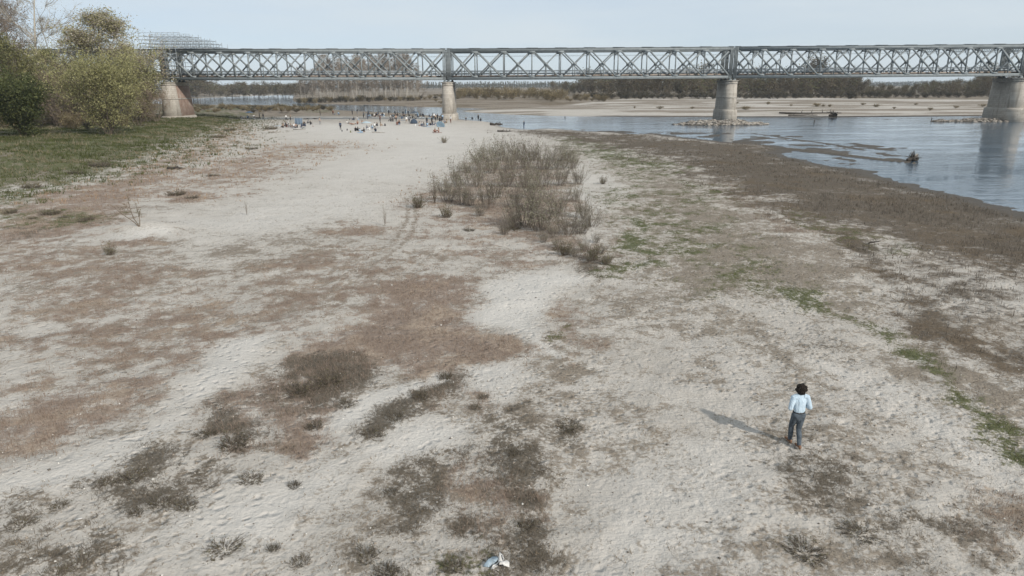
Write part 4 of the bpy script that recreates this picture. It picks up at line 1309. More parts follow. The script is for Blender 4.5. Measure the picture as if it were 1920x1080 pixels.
place(light_green, 'young_tree', by_depth(92, 168), 18, 3.7, 'slim tree with fresh green crown between bare scrub and round willow', 'tree', None, 1.0)
place(light_green, 'young_tree', by_depth(262, 172), 15, .7, 'small leafy tree at the edge of the wood beside the scaffolding', 'tree', None, 1.2)
for px, Y, h, k in ((98, 150, 11, 0), (120, 150, 12.5, 1), (140, 155, 13, 0), (150, 165, 15, 2), (112, 165, 16, 0), (128, 175, 17, 1), (62, 160, 13, 2), (30, 178, 18, 0),
                    (-20, 175, 19, 1), (-70, 170, 18, 2), (165, 178, 15, 0), (232, 178, 14, 2), (270, 168, 11, 1), (285, 165, 8, 0), (-110, 165, 17, 0), (-150, 160, 18, 1), (250, 150, 8, 2)):
    place(scrub[k], 'scrub_tree', by_depth(px, Y), h, RT.uniform(0, 6), 'leafless brown scrub tree in the thicket of the wooded bank', 'tree', 'bare scrub of the wooded bank', RT.uniform(.75, 1.05))
for px, Y, h in ((40, 230, 17), (90, 226, 16), (130, 232, 18), (180, 228, 16), (230, 240, 15), (-20, 222, 18), (-80, 230, 18), (-140, 236, 18), (275, 238, 14)):
    place(woods[RT.randint(0, 3)], 'woodland_tree', by_depth(px, Y), h, RT.uniform(0, 6), 'brown woodland tree behind the bridge end, above the grassy bank', 'tree', 'woodland beyond the bridge end', 1.2)
for i in range(26):
    px = -40 + i * 13 + RT.uniform(-5, 5)
    g_ = gp(px, RT.uniform(226, 244) if px < 240 else RT.uniform(219, 226))
    place((dbush if RT.random() < .5 else bush)[RT.randint(0, 1)], 'undergrowth_bush', g_, RT.uniform(2.0, 4.0), RT.uniform(0, 6), 'tangled undergrowth bush below the trees of the grassy bank', 'bush', 'undergrowth of the grassy bank', RT.uniform(.8, 1.3))
for i in range(20):
    px = -130 - i * 34 + RT.uniform(-12, 12)
    place((scrub + woods)[RT.randint(0, 6)], 'scrub_tree', by_depth(px, RT.uniform(130, 190)), RT.uniform(13, 20), RT.uniform(0, 6), 'brown tree farther along the wooded bank, beyond the evergreen shrubs', 'tree', 'trees farther along the wooded bank', RT.uniform(.9, 1.2))
# ---- scrubby wood across the side channel
for i in range(46):
    px = 330 + i * 5.4 + RT.uniform(-3, 3)
    Y = RT.uniform(640, 740)
    place(woods[RT.randint(0, 3)], 'woodland_tree', by_depth(px, Y), hpx(RT.uniform(22, 30) if px > 400 else RT.uniform(26, 52) , Y), RT.uniform(0, 6),
          'brown scrubby tree on the bank across the side channel', 'tree', 'scrubby wood across the side channel', RT.uniform(1.1, 1.6))
# ---- the poplar grove on the point
grove = []
for i in range(110):
    row = i % 5
    px = 566 + (i / 110.) * 225 + RT.uniform(-4, 4)
    Y = 432 + row * 16 + RT.uniform(-6, 6)
    h = hpx(RT.uniform(62, 88) if 600 < px < 775 else RT.uniform(48, 68), Y)
    place(poplar[RT.randint(0, 3)], 'poplar_tree', by_depth(px, Y), h, RT.uniform(0, 6), 'leafless pale-trunked poplar in the dense grove beyond the bridge', 'tree',
          'poplars of the grove beyond the bridge', RT.uniform(.8, 1.1), RT.uniform(-.05, .05))
place(poplar[1], 'poplar_tree', by_depth(790, 425), hpx(38, 425), 1.0, 'leaning poplar at the open end of the grove', 'tree', None, 1.0, .0).rotation_euler = (0, .32, 0)
for i in range(40):
    px = 556 + i * 5.9 + RT.uniform(-3, 3)
    Y = RT.uniform(412, 428)
    place((dbush if RT.random() < .62 else bush)[RT.randint(0, 1)], 'undergrowth_bush', by_depth(px, Y), hpx(RT.uniform(8, 15), Y), RT.uniform(0, 6),
          'dark bare bush at the foot of the poplar grove', 'bush', 'undergrowth of the poplar grove', RT.uniform(.8, 1.3))
# ---- brush on the low bank behind the beach
for i in range(95):
    px = 352 + i * 2.9 + RT.uniform(-4, 4)
    py = RT.uniform(201, 211) if px < 560 else RT.uniform(204, 209)
    g_ = gp(px, py)
    place((bush if RT.random() < .7 else dbush)[RT.randint(0, 1)], 'bank_bush', g_, hpx(RT.uniform(5, 11), g_[1]), RT.uniform(0, 6), 'low brown bush on the bank between the beach and the side channel', 'bush', 'brush on the bank behind the beach', RT.uniform(1.0, 1.7))
# ---- bushes and woods of the far bank
for i in range(30):
    px = RT.uniform(792, 862)
    Y = RT.uniform(345, 560)
    place((bush if RT.random() < .6 else dbush)[RT.randint(0, 1)], 'meadow_bush', by_depth(px, Y), RT.uniform(1.0, 2.6), RT.uniform(0, 6), 'small low bush on the brown flats between poplar grove and pier', 'bush', 'low bushes on the brown flats', RT.uniform(1.0, 1.8))
for i in range(44):
    px = 858 + i * 6.6 + RT.uniform(-4, 4)
    Y = RT.uniform(410, 500) if px < 1000 else RT.uniform(360, 430)
    h = hpx(RT.uniform(17, 24) if px < 1060 else RT.uniform(7, 14), Y)
    place(bush[RT.randint(0, 2)], 'river_bush', by_depth(px, Y), h, RT.uniform(0, 6), 'pale brown bare bush in the long row on the far bank', 'bush', 'row of bushes on the far bank', RT.uniform(.9, 1.3))
for i in range(170):
    px = 1040 + i * 5.5 + RT.uniform(-5, 5)
    row = i % 3
    Y = 455 + row * 26 + RT.uniform(-9, 9) + max(0, 1180 - px) * 1.2
    h = hpx((RT.uniform(40, 52) if px < 1590 else RT.uniform(30, 42)) if px > 1090 else RT.uniform(20, 30), Y)
    if 1615 < px < 1720: h *= .6
    if 1720 < px < 1800: h *= .8
    place(woods[RT.randint(0, 3)], 'woodland_tree', by_depth(px, Y), h, RT.uniform(0, 6), 'bare brown tree in the dense wood on the far bank', 'tree',
          'wood on the far bank', RT.uniform(.9, 1.25))
for i in range(86):
    px = 1110 + i * 10.2 + RT.uniform(-5, 5)
    Y = RT.uniform(392, 424)
    place(dbush[RT.randint(0, 1)], 'embankment_bush', by_depth(px, Y), hpx(RT.uniform(10, 19), Y), RT.uniform(0, 6), 'dark leafless bush on the embankment below the far wood', 'bush',
          'dark bushes along the far embankment', RT.uniform(.9, 1.4))
for px, h, k in ((1305, 68, 0), (1318, 60, 2), (1442, 64, 1), (1512, 78, 3), (1530, 80, 0), (1548, 70, 2), (1580, 62, 1), (1860, 68, 3), (1890, 66, 1), (1845, 60, 0), (350, 46, 1), (368, 40, 2)):
    place(woods[k], 'tall_tree', by_depth(px, 520 if px > 400 else 600), hpx(h, 520 if px > 400 else 600) * .95, RT.uniform(0, 6), 'tall rounded tree rising above the wood, seen through the bridge truss', 'tree', 'tall trees above the far wood', 1.15)
for px, py in ((1485, 199), (1530, 200), (1545, 200), (1556, 200.5), (1300, 204), (1345, 203), (1400, 206), (1640, 201), (1680, 204), (1745, 207), (1790, 203), (1840, 200), (1240, 205), (1190, 203), (1620, 197), (1720, 197), (1440, 196), (1380, 195)):
    g_ = gp(px + RT.uniform(-4, 4), py)
    place(bush[RT.randint(0, 2)], 'sandbank_bush', g_, RT.uniform(.8, 1.7), RT.uniform(0, 6), 'low brown tuft of scrub on the far sandbank', 'bush', 'scrub tufts on the far sandbank', RT.uniform(1.2, 2.4))
# ---- the distant plantation
for i in range(75):
    px = 780 + i * 4.2 + RT.uniform(-1, 1)
    Y = 1420 + (i % 2) * 40
    place(farpop[i % 3], 'plantation_tree', by_depth(px, Y), hpx(RT.uniform(13.5, 16), Y), RT.uniform(0, 6), 'slim tree of the distant plantation row seen under the bridge', 'tree', 'distant plantation rows', RT.uniform(.7, .9))
# ---- the wood along the horizon reads as one mass
r_ = np.random.RandomState(5)
n = 26000
ang = r_.uniform(-.80, .80, n)
YY = r_.uniform(2300, 2700, n)
XX = ang * YY
top = 9 + 12 * fbm(XX / 90, YY * 0, 7, 4)
Z = r_.uniform(0, 1, n) ** .8 * top
B = np.stack([XX, YY, Z], 1)
D = r_.normal(0, 1, (n, 3)); D /= np.linalg.norm(D, axis=1, keepdims=True)
S = np.cross(D, r_.normal(0, 1, (n, 3))); S /= np.linalg.norm(S, axis=1, keepdims=True)
V = np.stack([B - S * 2.2, B + S * 2.2, B + D * 5.0], 1)
t = r_.uniform(0, 1, (n, 1))
C = np.array([.06, .062, .045]) * (1 - t) + np.array([.13, .12, .085]) * t
o = obj('distant_woods', mesh_np('distant_woods', V.reshape(-1, 3), np.arange(n * 3).reshape(-1, 3), [twig_mat], col=np.repeat(C[:, None], 3, 1).reshape(-1, 3)))
o['kind'] = 'stuff'

# ---- the willow thicket on the sand
def shrub_proto(seed, H, W, n, ntw, nlv, lcol, tcol=((.13, .105, .08), (.30, .25, .20)), stem=.012, lsize=.10):
    P = Plant(seed)
    r = P.r
    allp = []
    for k in range(n):
        a = r.uniform(0, 2 * math.pi)
        b = (math.cos(a) * W * .16 * r.uniform(0, 1), math.sin(a) * W * .16 * r.uniform(0, 1), -.05)
        sp = W / H * .5 * r.uniform(0, 1.0) ** .6
        pts, d = P.limb(b, (math.cos(a) * sp, math.sin(a) * sp, 1), H * r.uniform(.3, 1.0), stem * r.uniform(.7, 1.3), .13, .07, 5, 3, .3, np.array(tcol[0]) * 1.25)
        allp.append(np.array(pts))
    tips = []
    for f_ in allp:
        tips.append(P.twigs(f_[1:], max(2, ntw // n), H * .22, .0065, tcol, .5, .35))
    if nlv:
        P.leaves(np.concatenate(tips), nlv, lsize, lcol, .07, .2)
    tr, cr, _, _, h = P.meshes('stems', 'twigs', leaf_mat)
    return tr, cr, 'stems', 'twigs', h
LV = ((.14, .135, .08), (.33, .31, .235))
wsh = [shrub_proto(200 + i, 3.0, 3.8, 46, 700, 480 if i < 3 else 1100, LV, ((.13, .108, .088), (.31, .265, .22))) for i in range(4)]
slender = shrub_proto(210, 3.4, .7, 16, 260, 120, LV)
low = [shrub_proto(212 + i, 1.0, 1.4, 46, 460, 320, ((.10, .10, .05), (.22, .20, .12)), stem=.010, lsize=.07) for i in range(2)]
spread = [shrub_proto(215 + i, .42, 1.9, 80, 900, 220, ((.09, .08, .05), (.17, .15, .09)), ((.085, .072, .056), (.24, .20, .16)), .007, .05) for i in range(3)]
WG = 'willow shrubs of the thicket on the sand'
THICK = [(815, 381, 95, 4), (842, 378, 60, 0), (868, 384, 70, 1), (912, 390, 88, 2), (893, 350, 62, 0), (862, 350, 52, 3), (938, 302, 50, 3), (922, 325, 66, 3),
         (958, 318, 62, 1), (988, 316, 56, 0), (1020, 318, 54, 2), (1050, 318, 58, 3), (1072, 316, 52, 3), (948, 350, 72, 1), (982, 352, 66, 0), (1018, 350, 70, 2),
         (1050, 348, 62, 1), (965, 388, 82, 0), (1002, 392, 90, 1), (984, 425, 98, 2), (958, 428, 84, 0), (1012, 432, 88, 3), (1042, 402, 80, 0), (1092, 408, 72, 1),
         (1076, 378, 62, 2), (1066, 440, 70, 0), (1038, 445, 66, 1), (1088, 438, 56, 2), (905, 318, 50, 3), (1000, 372, 70, 3), (930, 372, 72, 2), (882, 386, 48, 1), (835, 362, 44, 0), (1060, 300, 42, 3), (1000, 300, 40, 1), (968, 300, 42, 0), (1118, 455, 40, 0), (1096, 470, 44, 1), (1126, 474, 36, 2), (905, 300, 36, 3), (1084, 345, 56, 1), (875, 325, 40, 0), (1108, 425, 50, 0), (1050, 466, 44, 2), (1078, 482, 36, 0), (1104, 492, 30, 1), (1145, 488, 26, 2), (1020, 455, 40, 1), (900, 405, 36, 0), (945, 440, 40, 2)]
for x, y_, h, k in THICK:
    g_ = gp(x, y_)
    hh = hpx(h, g_[1]) * (1.0 if y_ > 360 else 1.15) * RT.uniform(.72, 1.1)
    if k == 4:
        place(slender, 'willow_sapling', g_, hh, 1.0, 'slender upright willow sapling at the sandy edge of the thicket', 'shrub', None)
        continue
    pos = 'on the beach side of the thicket' if x < 900 else ('at the river end of the thicket' if y_ < 330 else ('beside the white sand strip' if x > 1055 else ('at the red grass end of the thicket' if y_ > 415 else 'in the heart of the thicket')))
    lab = ('bare grey-brown willow shrub ' if k != 3 else 'leafier olive willow shrub ') + pos
    place(wsh[k], 'willow_shrub', g_, hh, RT.uniform(0, 6), lab, 'shrub', 'willow shrubs ' + pos + (' in leaf' if k == 3 else ''), RT.uniform(.8, 1.15) * (1.0 if h > 60 else 1.2))
for x, y_, h, k, lab in [(785, 390, 30, 0, 'small bare bush at the sandy tip of the thicket'), (838, 408, 32, 1, 'low rounded grey bush standing in front of the thicket'),
                         (1110, 488, 36, 0, 'low grey bush at the end of the thicket beside the green moss'), (1136, 496, 28, 1, 'small dark bush on the edge of the white sand below the thicket'),
                         (208, 478, 30, 1, 'small solitary olive bush on the sand below the grassy bank'), (1060, 478, 30, 0, 'low bush in the red grass below the thicket'),
                         (833, 268, 14, 0, 'tiny bush alone on the white sand behind the thicket'), (1130, 345, 20, 1, 'low bush on the strip of white sand beside the thicket')]:
    g_ = gp(x, y_)
    place(low[k], 'low_bush', g_, hpx(h, g_[1]) * 1.05, RT.uniform(0, 6), lab, 'bush', None, 1.0)
for x, y_, h, lab in [(722, 424, 52, 'thin leafless sapling standing alone in the red grass'), (463, 403, 38, 'thin leafless sapling on the pale sand by the dry grass')]:
    g_ = gp(x, y_)
    place(slender, 'sapling', g_, hpx(h, g_[1]), RT.uniform(0, 6), lab, 'sapling', None, .45)
P = Plant(230)                          # the crooked little tree by the hummock
tt_ = []
for a in (2.6, 3.3, 1.2):
    pts, d = P.limb((0, 0, -.05), (math.cos(a) * .7, .1 * math.sin(a), 1), 1.6 if a > 2 else 1.1, .035, .12, .03, 5, 4, .3, (.2, .16, .12))
    for q in (3, 4, 5):
        p2, _ = P.limb(pts[q], (math.cos(a) * .6 + P.r.normal(0, .5), P.r.normal(0, .5), .8), .5, .012, .15, .1, 3, 3, .4, (.2, .16, .12)); tt_.append(np.array(p2))
P.leaves(P.twigs(np.vstack(tt_), 60, .15, .006, BRN), 120, .09, ((.16, .13, .08), (.28, .23, .16)), .05)
g_ = gp(262, 425)
place(P.meshes('stems', 'twigs', leaf_mat), 'crooked_sapling', g_, hpx(62, g_[1]), 0, 'crooked forked sapling behind the pale sand hummock', 'sapling')
# tangled brown scrub at the foot of the grassy bank
for x, y_, h, w in ((140, 326, 16, 60), (185, 312, 18, 70), (60, 352, 14, 60), (20, 400, 18, 60), (95, 402, 16, 60), (165, 412, 14, 50), (360, 372, 12, 60), (330, 366, 16, 60), (400, 330, 8, 50), (470, 280, 8, 50), (430, 245, 10, 50), (410, 258, 10, 50)):
    g_ = gp(x, y_)
    hh = hpx(h, g_[1]) * .8
    sx = (w / FOC * g_[1] / 1.6) / (hh / .42)
    place(spread[RT.randint(0, 2)], 'scrub_patch', g_, hh, RT.uniform(0, 6), 'tangled brown scrub at the foot of the grassy bank', 'shrub', 'brown scrub along the grassy bank', min(2.4, max(.7, sx)))
# dead heath bushes that stand apart in the sand
HB = [(512, 1030, 62, 46), (552, 912, 34, 40), (300, 945, 42, 60), (255, 962, 44, 56), (250, 895, 60, 90), (440, 835, 60, 90), (395, 815, 40, 60), (560, 735, 70, 100), (615, 715, 60, 90), (650, 760, 40, 70), (590, 800, 50, 60),
      (700, 815, 44, 60), (745, 785, 50, 70), (790, 745, 54, 60), (835, 708, 44, 44), (150, 1060, 60, 90), (105, 1075, 40, 60), (350, 950, 44, 60), (735, 925, 42, 60), (690, 1045, 60, 80), (725, 1075, 60, 70), (560, 1055, 24, 40), (420, 1030, 18, 44),
      (40, 985, 36, 60), (110, 950, 36, 60), (200, 905, 36, 60), (470, 900, 22, 40), (890, 765, 30, 50), (905, 745, 30, 40), (850, 1065, 46, 60), (965, 850, 34, 50), (985, 985, 30, 50), (1065, 800, 20, 50), (380, 815, 30, 60), (1610, 1000, 14, 40), (1510, 1035, 18, 44),
      (120, 408, 16, 40), (60, 410, 14, 34), (155, 415, 14, 30), (880, 432, 24, 50), (1050, 470, 24, 60), (960, 430, 24, 60)]
for i, (x, y_, h, w) in enumerate(HB):
    g_ = gp(x, y_)
    hh = hpx(h, g_[1]) * .34
    ww = w / FOC * (g_[1] * CP + 6)
    sx = (ww / 1.6) / (hh / .42)
    cq = {q: float(v[0]) for q, v in cover(np.array([g_[0]]), np.array([g_[1]])).items()}
    onw = 'in the red dry grass' if cq['red'] > .45 else ('in a dark heath patch' if cq['dark'] > .45 else ('among withered litter' if cq['dry'] > .3 else 'on bare pale sand'))
    szw = 'broad' if ww > .95 else ('small' if ww < .6 else 'rounded')
    place(spread[i % 3], 'heath_bush', g_, max(hh, .16), RT.uniform(0, 6), '%s dead grey-brown heath bush %s' % (szw, onw), 'bush', '%s dead heath bushes %s' % (szw, onw), min(2.6, max(.8, sx)))
# ------------------------------------------------------------------ people
def cap_chain(pts, radii, side=(1, 0, 0), flat=1.0, n=10):
    """closed tapered limb through pts; radius r along side, r*flat across"""
    P = np.asarray(pts, float); R = np.asarray(radii, float)
    D = np.gradient(P, axis=0)
    D /= np.linalg.norm(D, axis=1, keepdims=True) + 1e-9
    rings = []
    def ring(c, d, r):
        s = np.array(side, float); s = s - d * s.dot(d)
        if np.linalg.norm(s) < 1e-3:
            s = np.cross(d, (0.3, 1, .2))
        s /= np.linalg.norm(s); u = np.cross(d, s)
        a = np.arange(n) * 2 * math.pi / n
        return c + np.cos(a)[:, None] * s * r + np.sin(a)[:, None] * u * r * flat
    for f_ in (.92, .7, .38):
        rings.append(ring(P[0] - D[0] * R[0] * f_, D[0], R[0] * math.sqrt(1 - f_ * f_)))
    for k in range(len(P)):
        rings.append(ring(P[k], D[k], R[k]))
    for f_ in (.38, .7, .92):
        rings.append(ring(P[-1] + D[-1] * R[-1] * f_, D[-1], R[-1] * math.sqrt(1 - f_ * f_)))
    return rings

def fuse(name, chains, vox, mats, smooth=3):
    """chains: (pts, radii, material index, side, flat) fused into one continuous skin"""
    mb = MB()
    for pts, rr, mi, side, flat in chains:
        mb.loft(cap_chain(pts, rr, side, flat), mi)
    me = mb.mesh(name + '_raw')
    o = bpy.data.objects.new(name + '_raw', me)
    COL.objects.link(o)
    m = o.modifiers.new('r', 'REMESH'); m.mode = 'VOXEL'; m.voxel_size = vox; m.use_smooth_shade = True
    m2 = o.modifiers.new('s', 'SMOOTH'); m2.factor = .5; m2.iterations = smooth
    dg = bpy.context.evaluated_depsgraph_get()
    out = bpy.data.meshes.new_from_object(o.evaluated_get(dg))
    out.name = name
    bpy.data.objects.remove(o)
    bpy.data.meshes.remove(me)
    out.materials.clear()
    for q in mats:
        out.materials.append(q)
    nf = len(out.polygons)
    C = np.empty(nf * 3); out.polygons.foreach_get('center', C); C = C.reshape(-1, 3)
    best = np.full(nf, 1e9); idx = np.zeros(nf, np.int32)
    for pts, rr, mi, side, flat in chains:
        P = np.asarray(pts, float)
        for k in range(len(P) - 1):
            a, b = P[k], P[k + 1]
            e = b - a
            t = np.clip(((C - a) @ e) / (e @ e + 1e-9), 0, 1)
            rr_ = (rr[k] + (rr[k + 1] - rr[k]) * t) * (.5 + .5 * flat)
            d = np.linalg.norm(C - (a + t[:, None] * e), axis=1) - rr_
            w = d < best
            best = np.where(w, d, best); idx = np.where(w, mi, idx)
    out.polygons.foreach_set('material_index', idx)
    out.polygons.foreach_set('use_smooth', np.ones(nf, bool))
    out.update()
    return out

XS = (1, 0, 0)
def body_chains(J, short=False, sleeve=True):
    """J: joints; material 0 skin 1 top 2 trousers 3 hair 4 shoes"""
    c = []
    ax = np.array(J['shR']) - np.array(J['shL'])
    ax = tuple(ax / np.linalg.norm(ax))
    c.append(([J['pelvis'], J['waist'], J['chest'], J['neckb']], [.155, .135, .165, .09], 1, ax, .66))
    c.append(([J['pelvis'], tuple(np.array(J['pelvis']) * .8 + np.array(J['waist']) * .2)], [.165, .15], 2, ax, .7))
    c.append(([J['neckb'], J['head']], [.055, .06], 0, ax, 1))
    hd = np.array(J['head'])
    up = np.array(J.get('headup', (0, 0, 1)), float)
    fw = np.array(J.get('face', (0, 1, 0)), float)
    c.append(([hd - up * .035 + fw * .015, hd + up * .05], [.078, .09], 0, ax, 1.12))
    c.append(([hd - up * .01 - fw * .03, hd + up * .075 - fw * .012], [.088, .095], 3, ax, 1.08))
    c.append(([hd + fw * .095 - up * .0, hd + fw * .112 - up * .022], [.012, .016], 0, ax, 1))
    for s in 'LR':
        sh, el, wr = J['sh' + s], J['el' + s], J['wr' + s]
        c.append(([sh, el], [.062, .047], 1, ax, 1))
        c.append(([el, wr], [.045, .034], 1 if sleeve else 0, ax, 1))
        d = np.array(wr) - np.array(el); d = d / np.linalg.norm(d)
        c.append(([np.array(wr), np.array(wr) + d * .09, np.array(wr) + d * .15], [.034, .038, .022], 0, ax, .6))
        hp, kn, an, to = J['hip' + s], J['kn' + s], J['an' + s], J['to' + s]
        c.append(([hp, kn], [.098, .064], 2, ax, 1))
        c.append(([kn, tuple(np.array(kn) * .65 + np.array(an) * .35), an], [.062, .06, .040], 0 if short else 2, ax, 1))
        c.append(([an, to], [.043, .036], 4, ax, .8))
    return c

def pose(kind):
    J = {}
    if kind in ('stand', 'walk', 'wide', 'lean'):
        J.update(pelvis=(0, 0, .96), waist=(0, 0, 1.12), chest=(0, .01, 1.34), neckb=(0, 0, 1.50), head=(0, .03, 1.63))
        J.update(shL=(-.19, 0, 1.42), shR=(.19, 0, 1.42))
        J.update(elL=(-.25, -.03, 1.14), elR=(.25, -.03, 1.14), wrL=(-.25, .06, .90), wrR=(.25, .06, .90))
        w = {'stand': .10, 'walk': .09, 'wide': .25, 'lean': .11}[kind]
        st = .24 if kind == 'walk' else 0
        J.update(hipL=(-.09, 0, .93), hipR=(.09, 0, .93), knL=(-(w + .09) / 2, .05 + st * .6, .50), knR=((w + .09) / 2, .04 - st * .15, .50),
                 anL=(-w, st, .08), anR=(w, -st, .10), toL=(-w - .02, st + .16, .035), toR=(w + .02, -st + .15, .035))
        if kind == 'lean':
            J.update(elR=(.27, .12, 1.22), wrR=(.10, .30, 1.32))
    elif kind == 'sit':       # on the ground, knees drawn up
        J.update(pelvis=(0, 0, .13), waist=(0, -.04, .30), chest=(0, -.02, .52), neckb=(0, .03, .68), head=(0, .07, .80), shL=(-.18, 0, .60), shR=(.18, 0, .60),
                 elL=(-.26, .16, .42), elR=(.26, .16, .42), wrL=(-.10, .36, .42), wrR=(.10, .36, .42), hipL=(-.09, .04, .13), hipR=(.09, .04, .13),
                 knL=(-.13, .40, .46), knR=(.13, .42, .45), anL=(-.12, .62, .08), anR=(.12, .64, .08), toL=(-.13, .78, .035), toR=(.13, .80, .035))
    elif kind == 'sitlong':   # legs stretched, leaning back on the hands
        J.update(pelvis=(0, 0, .12), waist=(0, -.07, .28), chest=(0, -.15, .49), neckb=(0, -.18, .65), head=(0, -.14, .78), shL=(-.19, -.18, .57), shR=(.19, -.18, .57),
                 elL=(-.25, -.32, .34), elR=(.25, -.32, .34), wrL=(-.24, -.42, .10), wrR=(.24, -.42, .10), hipL=(-.09, .04, .12), hipR=(.09, .04, .12),
                 knL=(-.12, .45, .19), knR=(.11, .46, .14), anL=(-.12, .86, .07), anR=(.12, .87, .07), toL=(-.14, .91, .20), toR=(.14, .92, .20))
    elif kind == 'lie':
        J.update(pelvis=(0, 0, .13), waist=(0, -.16, .14), chest=(0, -.38, .15), neckb=(0, -.55, .15), head=(0, -.67, .17), headup=(0, -1, .2), face=(0, .2, 1), shL=(-.19, -.45, .14), shR=(.19, -.45, .14),
                 elL=(-.28, -.20, .09), elR=(.30, -.25, .09), wrL=(-.28, .05, .06), wrR=(.34, -.02, .06), hipL=(-.09, .03, .12), hipR=(.09, .03, .12),
                 knL=(-.11, .45, .16), knR=(.12, .44, .26), anL=(-.12, .86, .07), anR=(.12, .78, .07), toL=(-.14, .92, .18), toR=(.13, .86, .17))
    elif kind == 'crouch':
        J.update(pelvis=(0, -.10, .40), waist=(0, -.02, .54), chest=(0, .14, .72), neckb=(0, .26, .84), head=(0, .34, .94), shL=(-.19, .19, .78), shR=(.19, .19, .78),
                 elL=(-.24, .36, .56), elR=(.24, .36, .56), wrL=(-.12, .52, .40), wrR=(.12, .52, .40), hipL=(-.10, -.06, .38), hipR=(.10, -.06, .38),
                 knL=(-.17, .28, .46), knR=(.17, .26, .44), anL=(-.14, .02, .09), anR=(.14, -.02, .09), toL=(-.16, .18, .035), toR=(.16, .14, .035))
    return J

PAL = {'K': ('black', (.022, .022, .025)), 'N': ('navy', (.035, .05, .085)), 'W': ('white', (.72, .71, .69)), 'B': ('light blue', (.32, .45, .58)), 'G': ('grey', (.20, .20, .21)),
       'R': ('rust red', (.20, .09, .065)), 'D': ('denim', (.09, .13, .20)), 'T': ('tan', (.34, .26, .20)), 'S': ('bare', (.50, .33, .24)), 'O': ('olive', (.16, .16, .09))}
PM = {k: simple_mat('cloth_' + v[0].replace(' ', '_'), v[1], .9, .15, 14) for k, v in PAL.items()}
skin_m = simple_mat('skin', (.38, .25, .185), .6, .1, 10, .3)
hair_ms = [simple_mat('dark_hair', (.025, .018, .014), .7, .3, 20), simple_mat('brown_hair', (.10, .06, .035), .7, .3, 20)]
shoe_m = simple_mat('dark_shoe', (.05, .04, .035), .7, .2, 10)
FIG = {}
for k_ in ('stand', 'walk', 'wide', 'lean', 'sit', 'sitlong', 'lie', 'crouch'):
    FIG[k_] = fuse('person_' + k_, body_chains(pose(k_), short=k_ in ('lie', 'sitlong'), sleeve=k_ not in ('lie', 'sitlong', 'wide')), .036, [skin_m, PM['K'], PM['K'], hair_ms[0], shoe_m], 2)

